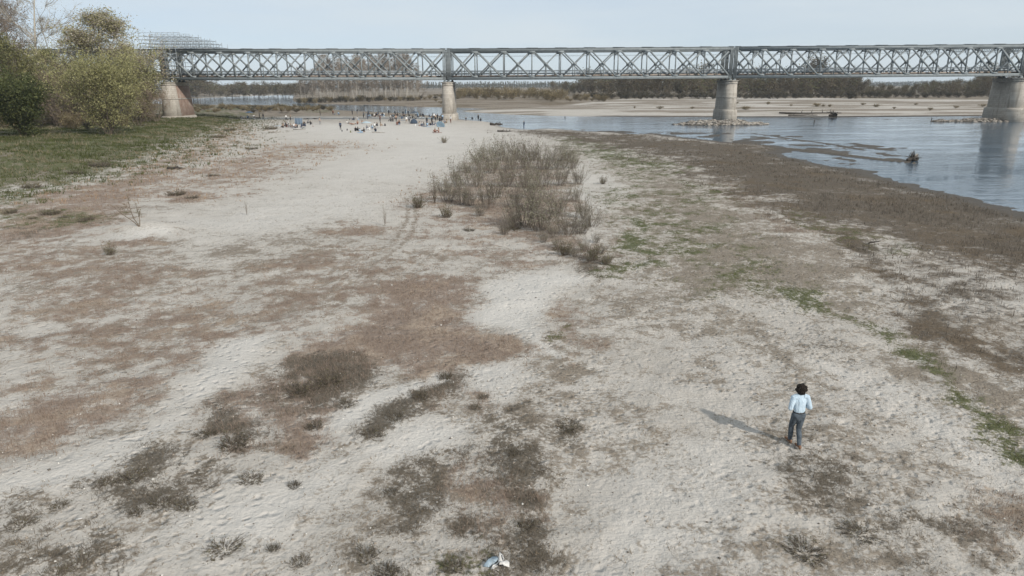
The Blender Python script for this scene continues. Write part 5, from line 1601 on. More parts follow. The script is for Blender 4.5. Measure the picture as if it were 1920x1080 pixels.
def where(px, py):
    if py < 218.5 and px < 712: return "at the water's edge"
    if px < 500: return 'beside the blue parasol'
    if px < 610: return 'near the grey windbreak'
    if px < 650: return 'alone on open sand'
    if px < 720: return 'near the pale parasol' if py > 232 else 'behind the pale parasol'
    if px < 770: return 'near the dark dome tent'
    if px < 830: return 'beside the white sheets'
    if px < 860: return 'at the slim pier'
    return 'beyond the slim pier'
PH = {'stand': 'standing', 'walk': 'walking', 'wide': 'standing legs apart', 'lean': 'standing arm raised', 'sit': 'sitting hunched', 'sitlong': 'sitting stretched out', 'lie': 'lying down', 'crouch': 'crouching'}
RP = random.Random(9)
PEOPLE = [
 (452, 223, 'sit', 'K', 'W'), (458, 222.5, 'sitlong', 'W', 'K'), (464, 221.5, 'sit', 'B', 'D'), (476, 220.5, 'sit', 'W', 'G'), (482, 221.5, 'lie', 'K', 'K'), (487, 223, 'stand', 'K', 'K'), (494, 223.5, 'stand', 'K', 'G'),
 (537, 226.5, 'walk', 'W', 'K'), (545, 226, 'stand', 'T', 'K'), (541, 239, 'stand', 'W', 'K'), (531, 239.5, 'sit', 'T', 'K'), (537.5, 238.5, 'sit', 'K', 'R'), (545.5, 238, 'sit', 'T', 'G'),
 (550.5, 238, 'sitlong', 'W', 'D'), (557.5, 239.5, 'sit', 'K', 'K'), (565.6, 238.5, 'sitlong', 'N', 'D'), (572.5, 237, 'sit', 'N', 'N'), (577, 232, 'crouch', 'G', 'K'), (582, 233.5, 'sit', 'K', 'K'),
 (600, 233.5, 'wide', 'T', 'G'), (575, 223.5, 'lie', 'S', 'K'), (591, 223, 'lie', 'T', 'K'), (600.6, 217, 'stand', 'K', 'K'), (624.7, 216, 'walk', 'R', 'K'), (635.6, 215.5, 'crouch', 'B', 'D'), (628, 215.6, 'crouch', 'T', 'D'),
 (660.6, 215, 'stand', 'K', 'K'), (670, 214, 'stand', 'K', 'G'), (638.7, 244, 'stand', 'N', 'K'), (664, 225.5, 'sit', 'K', 'N'), (671, 224.5, 'sitlong', 'W', 'B'), (652, 231.5, 'sitlong', 'W', 'K'),
 (661, 233, 'lie', 'S', 'S'), (670.6, 233, 'sit', 'S', 'R'), (679, 231.5, 'sit', 'S', 'K'), (667, 245.5, 'sit', 'K', 'K'), (671.5, 245.5, 'sit', 'K', 'K'), (676.5, 248, 'sitlong', 'B', 'B'), (683, 247.5, 'sit', 'K', 'K'),
 (688, 243, 'sit', 'N', 'K'), (693, 244, 'sit', 'W', 'W'), (698.7, 242.5, 'crouch', 'B', 'D'), (703.7, 246.5, 'sit', 'K', 'N'), (702.5, 237.5, 'sit', 'W', 'K'), (707.5, 236.5, 'sit', 'K', 'K'), (713.7, 236.5, 'sit', 'T', 'T'),
 (682, 221.5, 'stand', 'G', 'K'), (687, 222.5, 'walk', 'W', 'W'), (689.6, 224, 'stand', 'N', 'N'), (690, 216.5, 'stand', 'K', 'K'), (694, 218, 'sit', 'B', 'B'), (698, 218, 'sit', 'K', 'K'), (702, 217.5, 'sit', 'W', 'R'),
 (706, 216.5, 'sit', 'K', 'K'), (710, 219, 'crouch', 'T', 'G'), (713, 217.5, 'sit', 'W', 'K'), (717.5, 216.5, 'sit', 'K', 'K'), (721, 216.5, 'sitlong', 'W', 'G'), (713, 229.5, 'stand', 'R', 'K'), (745, 234, 'sit', 'R', 'S'),
 (729, 215.5, 'stand', 'K', 'K'), (737, 219, 'sit', 'B', 'K'), (741, 217.5, 'stand', 'K', 'K'), (745.6, 215.5, 'stand', 'G', 'K'), (749, 219, 'sit', 'W', 'G'), (753, 223.5, 'crouch', 'D', 'D'), (756, 218, 'stand', 'K', 'N'),
 (760.6, 214.5, 'stand', 'K', 'D'), (760, 218.5, 'sit', 'G', 'K'), (765.6, 216.5, 'stand', 'N', 'K'), (743, 223.5, 'sit', 'K', 'K'), (733, 218.5, 'sit', 'N', 'K'), (762.5, 231, 'walk', 'W', 'T'), (768, 222, 'sit', 'K', 'R'),
 (773, 221.5, 'sit', 'K', 'K'), (783, 220.5, 'stand', 'B', 'N'), (789, 217.5, 'sit', 'K', 'K'), (793, 217, 'sit', 'N', 'K'), (785, 235.5, 'crouch', 'T', 'W'), (790, 236, 'lie', 'N', 'N'), (795, 235.5, 'sit', 'K', 'D'), (800.6, 233, 'stand', 'K', 'N'),
 (801.5, 236, 'sit', 'B', 'D'), (806.5, 235.5, 'sit', 'K', 'N'), (810, 233, 'stand', 'K', 'K'), (814, 224.5, 'stand', 'W', 'K'), (817, 227, 'stand', 'T', 'K'), (820.5, 225.5, 'stand', 'K', 'K'), (814.5, 234.5, 'sitlong', 'D', 'N'),
 (825, 233, 'stand', 'K', 'K'), (828.5, 233.5, 'lean', 'K', 'K'), (830, 226, 'lean', 'B', 'N'), (837.5, 230.5, 'sit', 'T', 'O'), (845, 231, 'stand', 'W', 'S'), (834, 231, 'sitlong', 'G', 'R'),
 (816, 248, 'sit', 'S', 'S'), (823, 248, 'sit', 'S', 'R'), (873.7, 226, 'sit', 'K', 'G'), (885.5, 225.5, 'crouch', 'K', 'K'), (897, 227, 'stand', 'K', 'K'), (901.5, 227, 'sit', 'K', 'N'), (982.5, 241, 'stand', 'N', 'D'),
]
for i in range(46):                      # the thick of the crowd between dome tent and pier, and along the water
    u_ = RP.random()
    px, py = (RP.uniform(728, 832), RP.uniform(218, 236)) if u_ < .6 else ((RP.uniform(690, 770), RP.uniform(215.5, 220)) if u_ < .85 else (RP.uniform(525, 580), RP.uniform(235, 240)))
    PEOPLE.append((px, py, RP.choice(['sit', 'sit', 'sitlong', 'stand', 'lie', 'crouch']), RP.choice('KKKNWBGDTS'), RP.choice('KKNDGW')))
for i, (px, py, k_, t_, b_) in enumerate(PEOPLE):
    g_ = gp(px, py)
    o = obj('person', FIG[k_], None, (g_[0], g_[1], max(g_[2], .0) - .015), (0, 0, RP.uniform(0, 6.28)), (1, 1, RP.uniform(.94, 1.04)))
    hm = hair_ms[0 if RP.random() < .7 else 1]
    for si, m_ in ((1, skin_m if t_ == 'S' else PM[t_]), (2, PM[b_ if b_ != 'S' else 'R']), (3, hm)):
        o.material_slots[si].link = 'OBJECT'
        o.material_slots[si].material = m_
    tn = 'bare-chested person' if t_ == 'S' else 'person in %s top' % PAL[t_][0]
    bn = '' if t_ == 'S' else ' and %s %s' % (PAL[b_ if b_ != 'S' else 'R'][0], 'trousers' if k_ not in ('lie', 'sitlong') else 'shorts')
    w_ = where(px, py) if px < 950 else 'fishing from the muddy shore'
    lab = '%s%s %s %s' % (tn, bn, PH[k_], w_)
    tag(o, lab, 'person', 'people resting ' + w_)
# a bather out in the shallow channel
gx_, gy_ = at(594.7, 204.5, 0)
o = obj('person', FIG['stand'], None, (gx_, gy_, -.35), (0, 0, 1.0))
tag(o, 'person in black clothes wading in the channel off the beach', 'person')

# ---- the walker seen from behind
wk_root = empty('person', gp(1490, 836), .10)
wk_root.scale = (.95, .95, .97)
tag(wk_root, 'person in light blue shirt and dark jeans walking away with dark curly hair', 'person')
J = pose('walk')
J.update(pelvis=(0, 0, .97), waist=(0, .01, 1.13), chest=(0, .03, 1.35), neckb=(0, .04, 1.50), head=(0, .07, 1.63),
         shL=(-.195, .02, 1.43), shR=(.195, .02, 1.43), elL=(-.275, -.04, 1.15), elR=(.275, -.04, 1.15), wrL=(-.15, .19, 1.14), wrR=(.15, .20, 1.16),
         hipL=(-.09, 0, .94), hipR=(.085, 0, .94), knL=(-.075, .17, .52), knR=(.065, .02, .51), anL=(-.05, .20, .10), anR=(.03, -.16, .12), toL=(-.06, .36, .045), toR=(.045, -.01, .04))
sk = []
sk.append(([J['pelvis'], J['waist'], J['chest'], J['neckb']], [.14, .12, .15, .07], 0, XS, .62))
sk.append(([J['neckb'], J['head']], [.055, .06], 0, XS, 1))
sk.append(([(0, .075, 1.585), (0, .06, 1.68)], [.072, .088], 0, XS, 1.12))
sk.append(([(0, .165, 1.635), (0, .185, 1.61)], [.010, .015], 0, XS, 1))
sk.append(([(-.02, .158, 1.57), (.02, .158, 1.57)], [.010, .010], 0, XS, 1))
for s_, q in (('L', -1), ('R', 1)):
    sk.append(([(q * .088, .055, 1.60), (q * .092, .05, 1.645)], [.014, .018], 0, (0, 1, 0), .6))
    sk.append(([J['sh' + s_], J['el' + s_]], [.05, .04], 0, XS, 1))
    sk.append(([J['el' + s_], J['wr' + s_]], [.04, .029], 0, XS, 1))
    w_ = np.array(J['wr' + s_]); d_ = np.array((-q * .55, .80, .15)); d_ /= np.linalg.norm(d_)
    p_ = np.array((0, 0, 1.0)); pn = p_ - d_ * p_.dot(d_)
    sk.append(([w_, w_ + d_ * .085], [.030, .036], 0, tuple(pn), .5))
    for f_, ln in ((-.03, .062), (-.01, .075), (.01, .08), (.03, .072)):
        b_ = w_ + d_ * .095 + pn * f_
        cu = np.array((-q * .8, -.1, -.1))
        sk.append(([b_, b_ + d_ * ln * .5, b_ + d_ * ln * .7 + cu * ln * .5], [.0095, .009, .0078], 0, XS, 1))
    sk.append(([w_ + d_ * .03 + pn * .03, w_ + d_ * .07 + pn * .062, w_ + d_ * .10 + pn * .058 + np.array((-q * .02, 0, 0))], [.013, .011, .009], 0, XS, 1))
    sk.append(([J['hip' + s_], J['kn' + s_]], [.085, .055], 0, XS, 1))
    sk.append(([J['kn' + s_], tuple(np.array(J['kn' + s_]) * .7 + np.array(J['an' + s_]) * .3), J['an' + s_]], [.052, .055, .034], 0, XS, 1))
obj('body', fuse('body', sk, .0085, [skin_m], 2), wk_root)
sh_m, nt, b = new_mat('light_blue_shirt', .85, .15)
f = noise(nt, 9, 4, .6, dist=.8)
nt.links.new(ramp(nt, f, [(.3, (.42, .53, .62)), (.7, (.56, .66, .74))]), b.inputs['Base Color'])
bump(nt, b, noise(nt, 7, 3, .6, stretch=(1.6, 1.6, .7), dist=1.2), .8, .05)
sc_ = [([(0, .0, 1.105), (0, .003, 1.12), J['waist'], (0, .02, 1.25), J['chest'], (0, .03, 1.46), J['neckb']], [.168, .172, .170, .178, .186, .13, .075], 0, XS, .68),
       ([J['neckb'], (0, .045, 1.535)], [.072, .066], 0, XS, 1)]
for s_, q in (('L', -1), ('R', 1)):
    sc_.append(([(q * .10, .03, 1.45), J['sh' + s_], tuple(np.array(J['sh' + s_]) * .5 + np.array(J['el' + s_]) * .5), J['el' + s_]], [.085, .080, .072, .064], 0, XS, 1))
    sc_.append(([J['el' + s_], tuple(np.array(J['el' + s_]) * .45 + np.array(J['wr' + s_]) * .55)], [.064, .052], 0, XS, 1))
obj('shirt', fuse('shirt', sc_, .0125, [sh_m], 3), wk_root)
jn_m, nt, b = new_mat('dark_jeans', .9, .1)
f = noise(nt, 8, 4, .6)
nt.links.new(ramp(nt, f, [(.3, (.055, .068, .082)), (.7, (.115, .135, .155))]), b.inputs['Base Color'])
bump(nt, b, noise(nt, 10, 3, .6, stretch=(1, 1, 1.8), dist=1.0), .7, .03)
tr_ = [([(0, 0, .90), (0, 0, 1.02)], [.158, .148], 0, XS, .74)]
for s_, q in (('L', -1), ('R', 1)):
    h_, k_, a_ = (np.array(J[x + s_]) for x in ('hip', 'kn', 'an'))
    tr_.append(([h_ + (0, -.01, 0), h_ * .5 + k_ * .5 + (0, -.008, 0), k_, k_ * .6 + a_ * .4 + (0, -.012, 0), a_ + (0, 0, .02)], [.108, .092, .072, .071, .058], 0, XS, 1))
    tr_.append(([(q * .075, -.055, .92), (q * .075, -.045, .98)], [.085, .075], 0, XS, .8))
obj('trousers', fuse('trousers', tr_, .0125, [jn_m], 2), wk_root)
belt = MB()
belt.loft(cap_chain([(0, 0, 1.015), (0, 0, 1.03)], [.172, .172], XS, .74, 20)[3:5])
obj('belt', belt.mesh('belt', [hair_ms[0]]), wk_root)
brs = simple_mat('brown_leather', (.17, .085, .045), .6, .2, 12, .3)
for s_ in 'LR':
    a_, t_ = np.array(J['an' + s_]), np.array(J['to' + s_])
    hl = a_ + (0, -.05, -.05)
    obj('shoe', fuse('shoe', [([hl, a_ * .4 + t_ * .6 + (0, 0, -.01), t_ + (0, .05, 0)], [.042, .046, .036], 0, XS, .8), ([a_, hl], [.046, .044], 0, XS, 1)], .009, [brs], 2), wk_root)
hr = []
rh = np.random.RandomState(3)
for k in range(46):
    a = rh.normal(0, 1, 3); a /= np.linalg.norm(a)
    if a[1] > .55 and a[2] < .35:
        continue
    c_ = np.array((0, .045, 1.655)) + a * np.array((.098, .092, .10))
    hr.append(([c_, c_ + rh.normal(0, .02, 3)], [rh.uniform(.035, .055)] * 2, 0, XS, 1))
hr.append(([(0, .03, 1.60), (0, .03, 1.70)], [.105, .115], 0, XS, 1))
hrm, nt, b = new_mat('curly_hair', .8, .15)
nt.links.new(ramp(nt, noise(nt, 40, 3), [(.3, (.008, .007, .006)), (.7, (.035, .027, .022))]), b.inputs['Base Color'])
bump(nt, b, noise(nt, 45, 3, .7), 1.0, .03)
obj('hair', fuse('hair', hr, .012, [hrm], 1), wk_root)
# ------------------------------------------------------------------ things on the beach
def cloth_mat(name, c0, c1=None, stripes=0.0):
    m, nt, b = new_mat(name, .85, .15)
    if c1:
        tc = nt.nodes.new('ShaderNodeTexCoord')
        wv = nt.nodes.new('ShaderNodeTexWave'); wv.inputs['Scale'].default_value = stripes; wv.bands_direction = 'X'
        nt.links.new(tc.outputs['Object'], wv.inputs['Vector'])
        nt.links.new(ramp(nt, wv.outputs['Fac'], [(.45, c0), (.55, c1)]), b.inputs['Base Color'])
    else:
        nt.links.new(ramp(nt, noise(nt, 3, 3), [(.3, tuple(x * .85 for x in c0)), (.7, c0)]), b.inputs['Base Color'])
    return m
pole_m = simple_mat('white_pole', (.6, .6, .6), .5, .1, 5, .4)

def parasol(px, py, R, H, mat, label, tilt=(0, 0), sag=.32):
    g_ = gp(px, py)
    root = empty('parasol', g_)
    root.rotation_euler = (tilt[0], tilt[1], RP.uniform(0, 3))
    tag(root, label, 'parasol', 'parasols on the beach')
    mb = MB(); mb.tube(np.array([(0, 0, -.2), (0, 0, H + .06)]), [.022, .018], 6)
    obj('pole', mb.mesh('pole', [pole_m]), root)
    mb = MB(); n = 24
    rings = []
    for th in (0.0, .015):
        rr = []
        for k, f_ in enumerate((.05, .4, .75, 1.0)):
            a = np.arange(n) * 2 * math.pi / n
            r_k = R * f_ * (1 - .05 * (np.cos(a * 8) * .5 + .5) * f_)
            rr.append(np.stack([np.cos(a) * r_k, np.sin(a) * r_k, np.full(n, H - sag * f_ ** 1.5 - th)], 1))
        rings += rr if th == 0 else rr[::-1]
    mb.loft(rings, caps=False)
    can = obj('canopy', mb.mesh('canopy', [mat]), root)
    for q in range(8):
        a = q * math.pi / 4
        m2 = MB(); m2.tube(np.array([(0, 0, H - .03), (math.cos(a) * R * .95, math.sin(a) * R * .95, H - sag * .93 - .03)]), [.008, .006], 4)
        obj('rib', m2.mesh('rib', [pole_m]), can)
    return root
blue_c = cloth_mat('blue_canvas', (.20, .33, .50)); pale_c = cloth_mat('pale_canvas', (.42, .50, .54)); grey_c = cloth_mat('grey_canvas', (.15, .19, .25)); ice_c = cloth_mat('ice_blue_canvas', (.45, .62, .76))
parasol(468.5, 222, 1.15, 2.0, blue_c, 'open blue parasol at the edge of the beach by the grassy bank')
parasol(688, 246, 1.15, 2.05, pale_c, 'open pale grey-blue parasol over a group sitting on the sand')
parasol(777.5, 222, 1.1, 2.0, grey_c, 'dark grey parasol among the crowd near the pier')
parasol(824, 238.5, 1.05, 1.15, ice_c, 'light blue parasol tipped over onto the sand before the pier', (.9, .5))

g_ = gp(560, 233.5)
root = empty('windbreak', g_, .15); tag(root, 'tall grey-blue striped windbreak panel standing on the sand', 'windbreak')
mb = MB()
n = 14
fr = []
for th in (0, .02):
    for k in range(n + 1):
        x = -.95 + 1.9 * k / n
        yv = .16 * math.sin(k * 1.1) + .25 * (x * x) + th
        fr.append([(x, yv, .05), (x * .97, yv + .05, 1.55 + .04 * math.sin(k))])
V = np.array([p for c_ in fr for p in c_])
Q = []
for k in range(n):
    a, b_ = 2 * k, 2 * (n + 1) + 2 * k
    Q += [(a, a + 2, a + 3, a + 1), (b_, b_ + 1, b_ + 3, b_ + 2), (a + 1, a + 3, b_ + 3, b_ + 1)]
mb.add(V, Q=Q)
obj('panel', mb.mesh('panel', [cloth_mat('striped_windbreak', (.095, .13, .175), (.17, .215, .265), 1.6)]), root)
for x in (-.95, -.3, .35, .95):
    m2 = MB(); m2.tube(np.array([(x, .25 * x * x - .03, -.2), (x * .97, .25 * x * x + .02, 1.66)]), [.018, .016], 5)
    obj('pole', m2.mesh('pole', [pole_m]), root)

g_ = gp(776, 231.5)
root = empty('dome_tent', g_, .4); tag(root, 'dark blue dome beach tent in the crowd', 'tent')
mb = MB()
rings = []
for k in range(7):
    t = k / 6 * math.pi / 2
    a = np.arange(18) * 2 * math.pi / 18
    rings.append(np.stack([np.cos(a) * .95 * math.cos(t) + .0, np.sin(a) * .85 * math.cos(t), np.full(18, 1.15 * math.sin(t)) - .03], 1))
mb.loft(rings)
obj('shell', mb.mesh('shell', [cloth_mat('dark_tent', (.055, .075, .105))], True), root)
mb = MB()
for q in (-1, 1):
    pts = [(q * .93 * math.cos(t), q * .2 * math.cos(t), 1.16 * math.sin(t)) for t in np.linspace(0, math.pi / 2, 8)]
    mb.tube(np.array(pts), [.012] * 8, 4)
obj('hoop', mb.mesh('hoop', [pole_m]), root)

def shelter(px, py, w, d, h, mat, label):
    g_ = gp(px, py)
    root = empty('beach_shelter', g_, RP.uniform(-.4, .4)); tag(root, label, 'shelter', 'low shelters in the crowd')
    mb = MB(); n = 6
    P = np.array([[(-w / 2 + w * i / n, -d / 2 + d * j / n, h - .16 * math.sin(math.pi * i / n) * math.sin(math.pi * j / n) + .04 * math.sin(i * 2.1 + j)) for j in range(n + 1)] for i in range(n + 1)]).reshape(-1, 3)
    Q = []
    for i in range(n):
        for j in range(n):
            a = i * (n + 1) + j
            Q.append((a, a + n + 1, a + n + 2, a + 1))
    m = len(P)
    mb.add(np.vstack([P, P - (0, 0, .02)]), Q=Q + [tuple(x + m for x in q[::-1]) for q in Q])
    obj('sheet', mb.mesh('sheet', [mat], True), root)
    for x in (-1, 1):
        for y_ in (-1, 1):
            m2 = MB(); m2.tube(np.array([(x * w / 2, y_ * d / 2, -.2), (x * w / 2, y_ * d / 2, h)]), [.018, .016], 5)
            obj('pole', m2.mesh('pole', [pole_m]), root)
white_c = cloth_mat('white_sheet', (.62, .66, .68))
shelter(791, 228, 1.9, 1.4, 1.0, white_c, 'low white sheet shelter on poles in the crowd by the dome tent')
shelter(808, 229, 1.5, 1.3, 1.0, ice_c, 'low pale blue sheet shelter on poles beside the slim pier')
shelter(766, 224, 1.5, 1.2, .8, white_c, 'small white sheet shelter on poles behind the dome tent')

# towels, bags, coolers
TOW = [(455, 224, 'W'), (472, 222, 'B'), (519, 236, 'B'), (549, 240, 'N'), (568, 240, 'D'), (676, 249, 'B'), (690, 246, 'W'), (706, 240, 'G'), (795, 237, 'D'), (804, 238, 'B'), (812, 236, 'W'), (755, 226, 'D'), (737, 221, 'W'), (700, 220, 'W'), (820, 249, 'R'), (661, 234, 'T'), (786, 223, 'W')]
for px, py, c_ in TOW:
    g_ = gp(px, py)
    mb = MB(); n = 8
    P = []
    for th in (.03, 0):
        P += [(-.9 + 1.8 * i / n, (j - .5) * .85, th + .02 * math.sin(i * 1.7 + j)) for i in range(n + 1) for j in range(2)]
    o_ = 2 * (n + 1)
    Q = []
    for i in range(n):
        a = 2 * i
        Q += [(a, a + 2, a + 3, a + 1), (o_ + a, o_ + a + 1, o_ + a + 3, o_ + a + 2), (a, o_ + a, o_ + a + 2, a + 2), (a + 1, a + 3, o_ + a + 3, o_ + a + 1)]
    mb.add(P, Q=Q)
    o = obj('towel', mb.mesh('towel', [PM[c_]]), None, (g_[0], g_[1], g_[2] + .005), (0, 0, RP.uniform(0, 3)))
    tag(o, '%s towel spread on the sand %s' % (PAL[c_][0], where(px, py)), 'towel', 'towels on the sand ' + where(px, py))
BAG = [(722, 236, 'K', .45, 'rounded black backpack alone on the open sand'), (641.5, 246.5, 'K', .28, 'small black bag beside the lone standing person'), (651, 244.5, 'K', .3, 'small black bag on sand before the pale parasol'), (657.5, 248.5, 'O', .34, 'olive bag on the sand before the pale parasol'),
       (491, 224, 'W', .3, 'white bag beside the two standing people in black'), (587, 237.5, 'R', .22, 'small rust red bag by the windbreak group'), (655.5, 224.5, 'K', .26, 'small black bag near the water'), (779, 236, 'W', .32, 'white bag before the dome tent')]
for px, py, c_, s_, lab in BAG:
    g_ = gp(px, py)
    root = empty('bag', g_, RP.uniform(0, 6)); tag(root, lab, 'bag', None)
    obj('body', fuse('bag', [([(0, 0, s_ * .25), (0, 0, s_ * .8)], [s_ * .5, s_ * .36], 0, XS, .7), ([(0, s_ * .3, s_ * .3), (0, s_ * .3, s_ * .5)], [s_ * .25, s_ * .2], 0, XS, .7)], .04, [PM[c_]], 2), root)
    mb = MB()
    pts = [(s_ * .22 * math.cos(t), -s_ * .05, s_ * (1.1 + .2 * math.sin(t))) for t in np.linspace(0, math.pi, 7)]
    mb.tube(np.array(pts), [.018] * 7, 4)
    obj('handle', mb.mesh('handle', [PM[c_]]), root)
# a fishing rod planted at the water's edge
g_ = gp(681, 214.5)
mb = MB(); mb.tube(np.array([(0, 0, -.1), (.9, 0, .62), (1.5, 0, 1.05)]), [.03, .022, .012], 5)
root = empty('fishing_rod', g_); tag(root, 'pale fishing rod slanting up at the water edge', 'fishing rod')
obj('rod', mb.mesh('rod', [pole_m]), root)
mb = MB(); mb.tube(np.array([(.35, -.04, .22), (.35, .04, .22)]), [.05, .05], 8); obj('reel', mb.mesh('reel', [PM['K']]), root)

# ---- driftwood
drift_m = simple_mat('bleached_driftwood', (.27, .235, .20), .95, .35, 3)
wetwood_m = simple_mat('wet_dark_driftwood', (.055, .047, .040), .9, .35, 3)
def log(px, py, L, R, rz, mat, label, nbr=2, seed=1, lift=.6):
    g_ = gp(px, py)
    r = np.random.RandomState(seed)
    root = empty('driftwood_log', (g_[0], g_[1], max(0, g_[2])), rz); tag(root, label, 'driftwood', None)
    mb = MB()
    k = 7
    pts = np.stack([np.linspace(-L / 2, L / 2, k), r.normal(0, L * .02, k), R * lift + np.abs(r.normal(0, R * .3, k))], 1)
    mb.tube(pts, R * np.linspace(1, .45, k) * r.uniform(.85, 1.15, k), 7)
    obj('stem', mb.mesh('stem', [mat]), root)
    for q in range(nbr):
        i = r.randint(1, k - 1)
        m2 = MB()
        d = np.array([r.normal(.3, .5), r.normal(0, .7), r.uniform(.4, 1.2)]); d /= np.linalg.norm(d)
        l2 = min(L * r.uniform(.12, .3), 1.3)
        m2.tube(np.array([pts[i], pts[i] + d * l2 * .5, pts[i] + d * l2 + r.normal(0, .06, 3)]), [R * .4, R * .3, R * .12], 5)
        obj('branch', m2.mesh('branch', [mat]), root)
log(328, 317, 1.6, .16, .2, wetwood_m, 'dark stub of a log lying in the dry grass strip', 2, 1)
log(515, 248.5, 2.4, .12, .1, drift_m, 'grey log lying on the sand before the brush heap', 1, 2)
log(556, 243.5, 1.5, .08, 0, wetwood_m, 'short dark log on the sand before the windbreak', 0, 3)
log(566, 243.5, 1.7, .08, .1, drift_m, 'short grey log on the sand before the windbreak', 0, 4)
log(710, 249, 2.6, .07, .05, drift_m, 'thin pole lying on the sand beyond the pale parasol', 0, 5)
log(931, 235.5, 3.2, .35, .3, wetwood_m, 'dark wet log with an upright branch at the tip of the sand bank', 2, 6)
log(946, 247, 3.0, .16, .1, wetwood_m, 'dark branchy log at the river end of the thicket', 3, 7)
log(1520, 213.5, 20, .30, -.03, wetwood_m, 'long dark drifted tree trunk on the far sandbank', 5, 8)
log(1505, 217, 9, .22, .03, wetwood_m, 'shorter dark drifted trunk beside the far water line', 2, 9)
log(780, 200, 11, .25, .1, drift_m, 'pale drifted trunk on the shore below the poplar grove', 3, 10)
log(620, 196, 14, .25, .05, drift_m, 'long grey drifted trunk on the shore below the poplars', 3, 11)
log(700, 198, 12, .3, -.4, drift_m, 'grey drifted trunk slanting up the bank below the poplars', 3, 12)
log(1640, 455, 1.2, .05, .5, wetwood_m, 'thin dead branch on the brown mud', 3, 13)
log(1905, 705, 1.4, .022, .2, drift_m, 'thin pale stick lying on the brown mud', 1, 14)

def stump(px, py, s_, label, seed, spikes=14, top=True):
    g_ = gp(px, py)
    root = empty('root_stump', (g_[0], g_[1], max(0, g_[2]) - .05), .2); tag(root, label, 'driftwood')
    r = np.random.RandomState(seed)
    ch = []
    for k in range(7):
        a = r.uniform(0, 6.28)
        ch.append(([(0, 0, .3 * s_), (math.cos(a) * .55 * s_, math.sin(a) * .4 * s_, .25 * s_)], [.32 * s_, .16 * s_], 0, XS, 1))
    ch.append(([(-.7 * s_, 0, .22 * s_), (.6 * s_, .1 * s_, .3 * s_)], [.22 * s_, .3 * s_], 0, XS, 1))
    obj('bole', fuse('bole', ch, .07 * s_, [wetwood_m], 1), root)
    for k in range(spikes):
        a = r.uniform(0, 6.28); e = r.uniform(.2, 1.3)
        d = np.array([math.cos(a) * math.cos(e), math.sin(a) * math.cos(e) * .7, math.sin(e)])
        L = s_ * r.uniform(.6, 1.25)
        m2 = MB(); m2.tube(np.array([d * .25 * s_ + (0, 0, .3 * s_), d * L * .65 + (0, 0, .3 * s_), d * L + (0, 0, .3 * s_) + r.normal(0, .08, 3)]), [.085 * s_, .06 * s_, .02 * s_], 5)
        obj('root', m2.mesh('root', [drift_m if top and k % 2 else wetwood_m]), root)
stump(1711, 302, 1.05, 'dark tree stump with pale roots stranded in the shallow river', 1)
stump(1562, 218.5, 1.7, 'upturned root plate of the drifted trunk on the far sandbank', 2, 20)
g_ = gp(508, 242.5)
place(spread[1], 'brush_heap', g_, 1.15, .4, 'heap of dry brush on the beach near the windbreak', 'brush heap', None, 1.5)
for px, py, h_, lab in ((1526, 230.5, .9, 'thin dark snag sticking up from the open river'), (1746, 227, 1.0, 'thin dark snag at the tip of the rubble islet'), (1059, 221, .5, 'small dark snag in the water off the sand spit')):
    x_, y_ = at(px, py, 0)
    mb = MB(); mb.tube(np.array([(0, 0, -.8), (.05, 0, h_ * .5), (-.02, 0, h_)]), [.14, .11, .05], 6)
    mb.tube(np.array([(.03, 0, h_ * .4), (.3, .05, h_ * .75)]), [.06, .03], 5)
    tag(obj('snag', mb.mesh('snag', [wetwood_m]), None, (x_, y_, 0)), lab, 'snag')

# ---- rubble of the pier islets, and stones along the far bank
rub_m = attr_mat('rubble_stone', .95, .15, var=0)
r_ = np.random.RandomState(21)
XX, YY, SS = [], [], []
for (ix, iy), a, b_, h_ in ISLETS[:2]:
    n = 700
    th = r_.uniform(0, 6.283, n); q = np.sqrt(r_.uniform(0, 1, n)) * .95
    XX.append(ix + np.cos(th) * q * a); YY.append(iy + np.sin(th) * q * b_); SS.append(r_.uniform(.12, .5, n))
XX, YY, SS = map(np.concatenate, (XX, YY, SS))
k = hz(XX, YY) > -.05
XX, YY, SS = XX[k], YY[k], SS[k]
n = len(XX)
V = OCT[None] * SS[:, None, None] * r_.uniform(.6, 1.4, (n, 6, 1)) * np.array([1.3, 1, .8]) + np.stack([XX, YY, np.maximum(hz(XX, YY), 0) + SS * .15], 1)[:, None, :]
t = r_.uniform(0, 1, (n, 1))
pc = np.array([[.13, .115, .10]]) * (1 - t) + np.array([[.40, .36, .31]]) * t
o = obj('rubble', mesh_np('rubble', V.reshape(-1, 3), (OF[None] + (np.arange(n) * 6)[:, None, None]).reshape(-1, 3), [rub_m], col=np.repeat(pc, 6, 0)))
o['kind'] = 'stuff'

# ---- the crumpled sheet lying in the dry grass
g_ = gp(930, 1058)
root = empty('crumpled_sheet', (g_[0], g_[1], g_[2] + .01), .25)
tag(root, 'crumpled torn sheet of blue-grey and white plastic on the ground', 'litter')
def crumple(name, pts, hts, mat, seed):
    r = np.random.RandomState(seed)
    P = np.array([(x, y, z) for (x, y), z in zip(pts, hts)])
    c = P.mean(0) + (0, 0, .05)
    n = len(P)
    mid = (P + c) / 2 + np.stack([r.normal(0, .012, n), r.normal(0, .012, n), r.uniform(-.03, .05, n)], 1)
    V = np.vstack([P, mid, c[None]])
    V2 = V - (0, 0, .006)
    T, Q = [], []
    for i in range(n):
        j = (i + 1) % n
        Q.append((i, j, n + j, n + i)); T.append((n + i, n + j, 2 * n))
    m = len(V)
    mb = MB(); mb.add(np.vstack([V, V2]), T=T + [tuple(x + m for x in t[::-1]) for t in T], Q=Q + [tuple(x + m for x in q[::-1]) for q in Q] + [(i, i + m, (i + 1) % n + m, (i + 1) % n) for i in range(n)])
    obj(name, mb.mesh(name, [mat]), root)
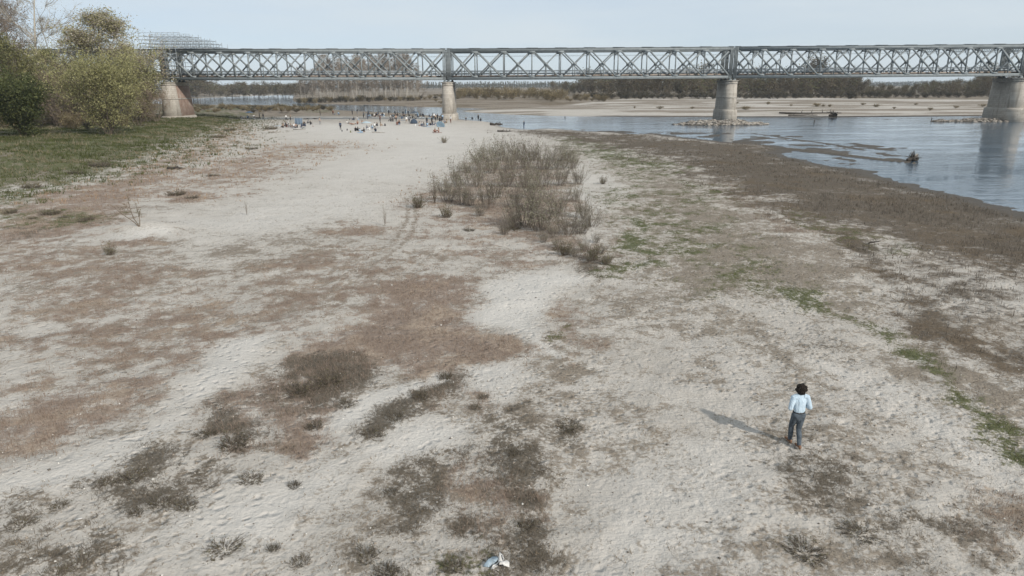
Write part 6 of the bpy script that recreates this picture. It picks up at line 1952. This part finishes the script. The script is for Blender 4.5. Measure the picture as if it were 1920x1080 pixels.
crumple('blue_flap', [(-.27, -.02), (-.18, .06), (-.05, .13), (.05, .14), (.07, .06), (.0, -.01), (-.08, -.05), (-.17, -.07)], [.01, .05, .08, .06, .09, .05, .03, .01], simple_mat('blue_grey_plastic', (.30, .37, .42), .5, .25, 12, .4), 1)
wp = simple_mat('dirty_white_plastic', (.58, .56, .53), .5, .2, 12, .4)
crumple('white_flap', [(.04, .0), (.08, .09), (.12, .16), (.16, .1), (.17, .02), (.14, -.05), (.06, -.06)], [.06, .11, .14, .09, .08, .05, .06], wp, 2)
crumple('white_flap', [(-.14, -.13), (-.09, -.08), (.0, -.07), (.1, -.06), (.2, -.06), (.25, -.1), (.23, -.17), (.12, -.14), (.0, -.12), (-.08, -.15)], [.01, .06, .07, .06, .10, .07, .01, .05, .04, .01], wp, 3)
for px, py, rz, lab in ((1538, 835, .6, 'small white scrap of litter on the sand beside the walker'), (1440, 622, .2, 'small white scrap of litter on the mottled sand'), (1322, 690, 1.0, 'tiny white scrap of litter on open sand behind the walker'), (148, 974, .4, 'white splinter of plastic in the red grass')):
    g_ = gp(px, py)
    mb = MB(); mb.add([(-.06, -.015, .005), (.06, -.02, .012), (.07, .01, .02), (-.05, .02, .03), (-.06, -.015, 0), (.06, -.02, .002), (.07, .01, .008), (-.05, .02, .012)], Q=MB.BOXQ)
    tag(obj('plastic_scrap', mb.mesh('plastic_scrap', [wp]), None, (g_[0], g_[1], g_[2] + .01), (0, 0, rz)), lab, 'litter')

# ------------------------------------------------------------------ the air: pale spring haze
hm = bpy.data.materials.new('haze_air'); hm.use_nodes = True
nt = hm.node_tree; nt.nodes.clear()
ou = nt.nodes.new('ShaderNodeOutputMaterial'); pv = nt.nodes.new('ShaderNodeVolumePrincipled')
pv.inputs['Color'].default_value = (.80, .88, .96, 1); pv.inputs['Density'].default_value = .00013; pv.inputs['Anisotropy'].default_value = 0.0
pv.inputs['Density Attribute'].default_value = ''
hm.cycles.homogeneous_volume = True
nt.links.new(pv.outputs[0], ou.inputs['Volume'])
mb = MB(); mb.box((0, 2400, 22), (13000, 5400, 50))
hb = obj('haze', mb.mesh('haze', [hm])); hb['kind'] = 'stuff'
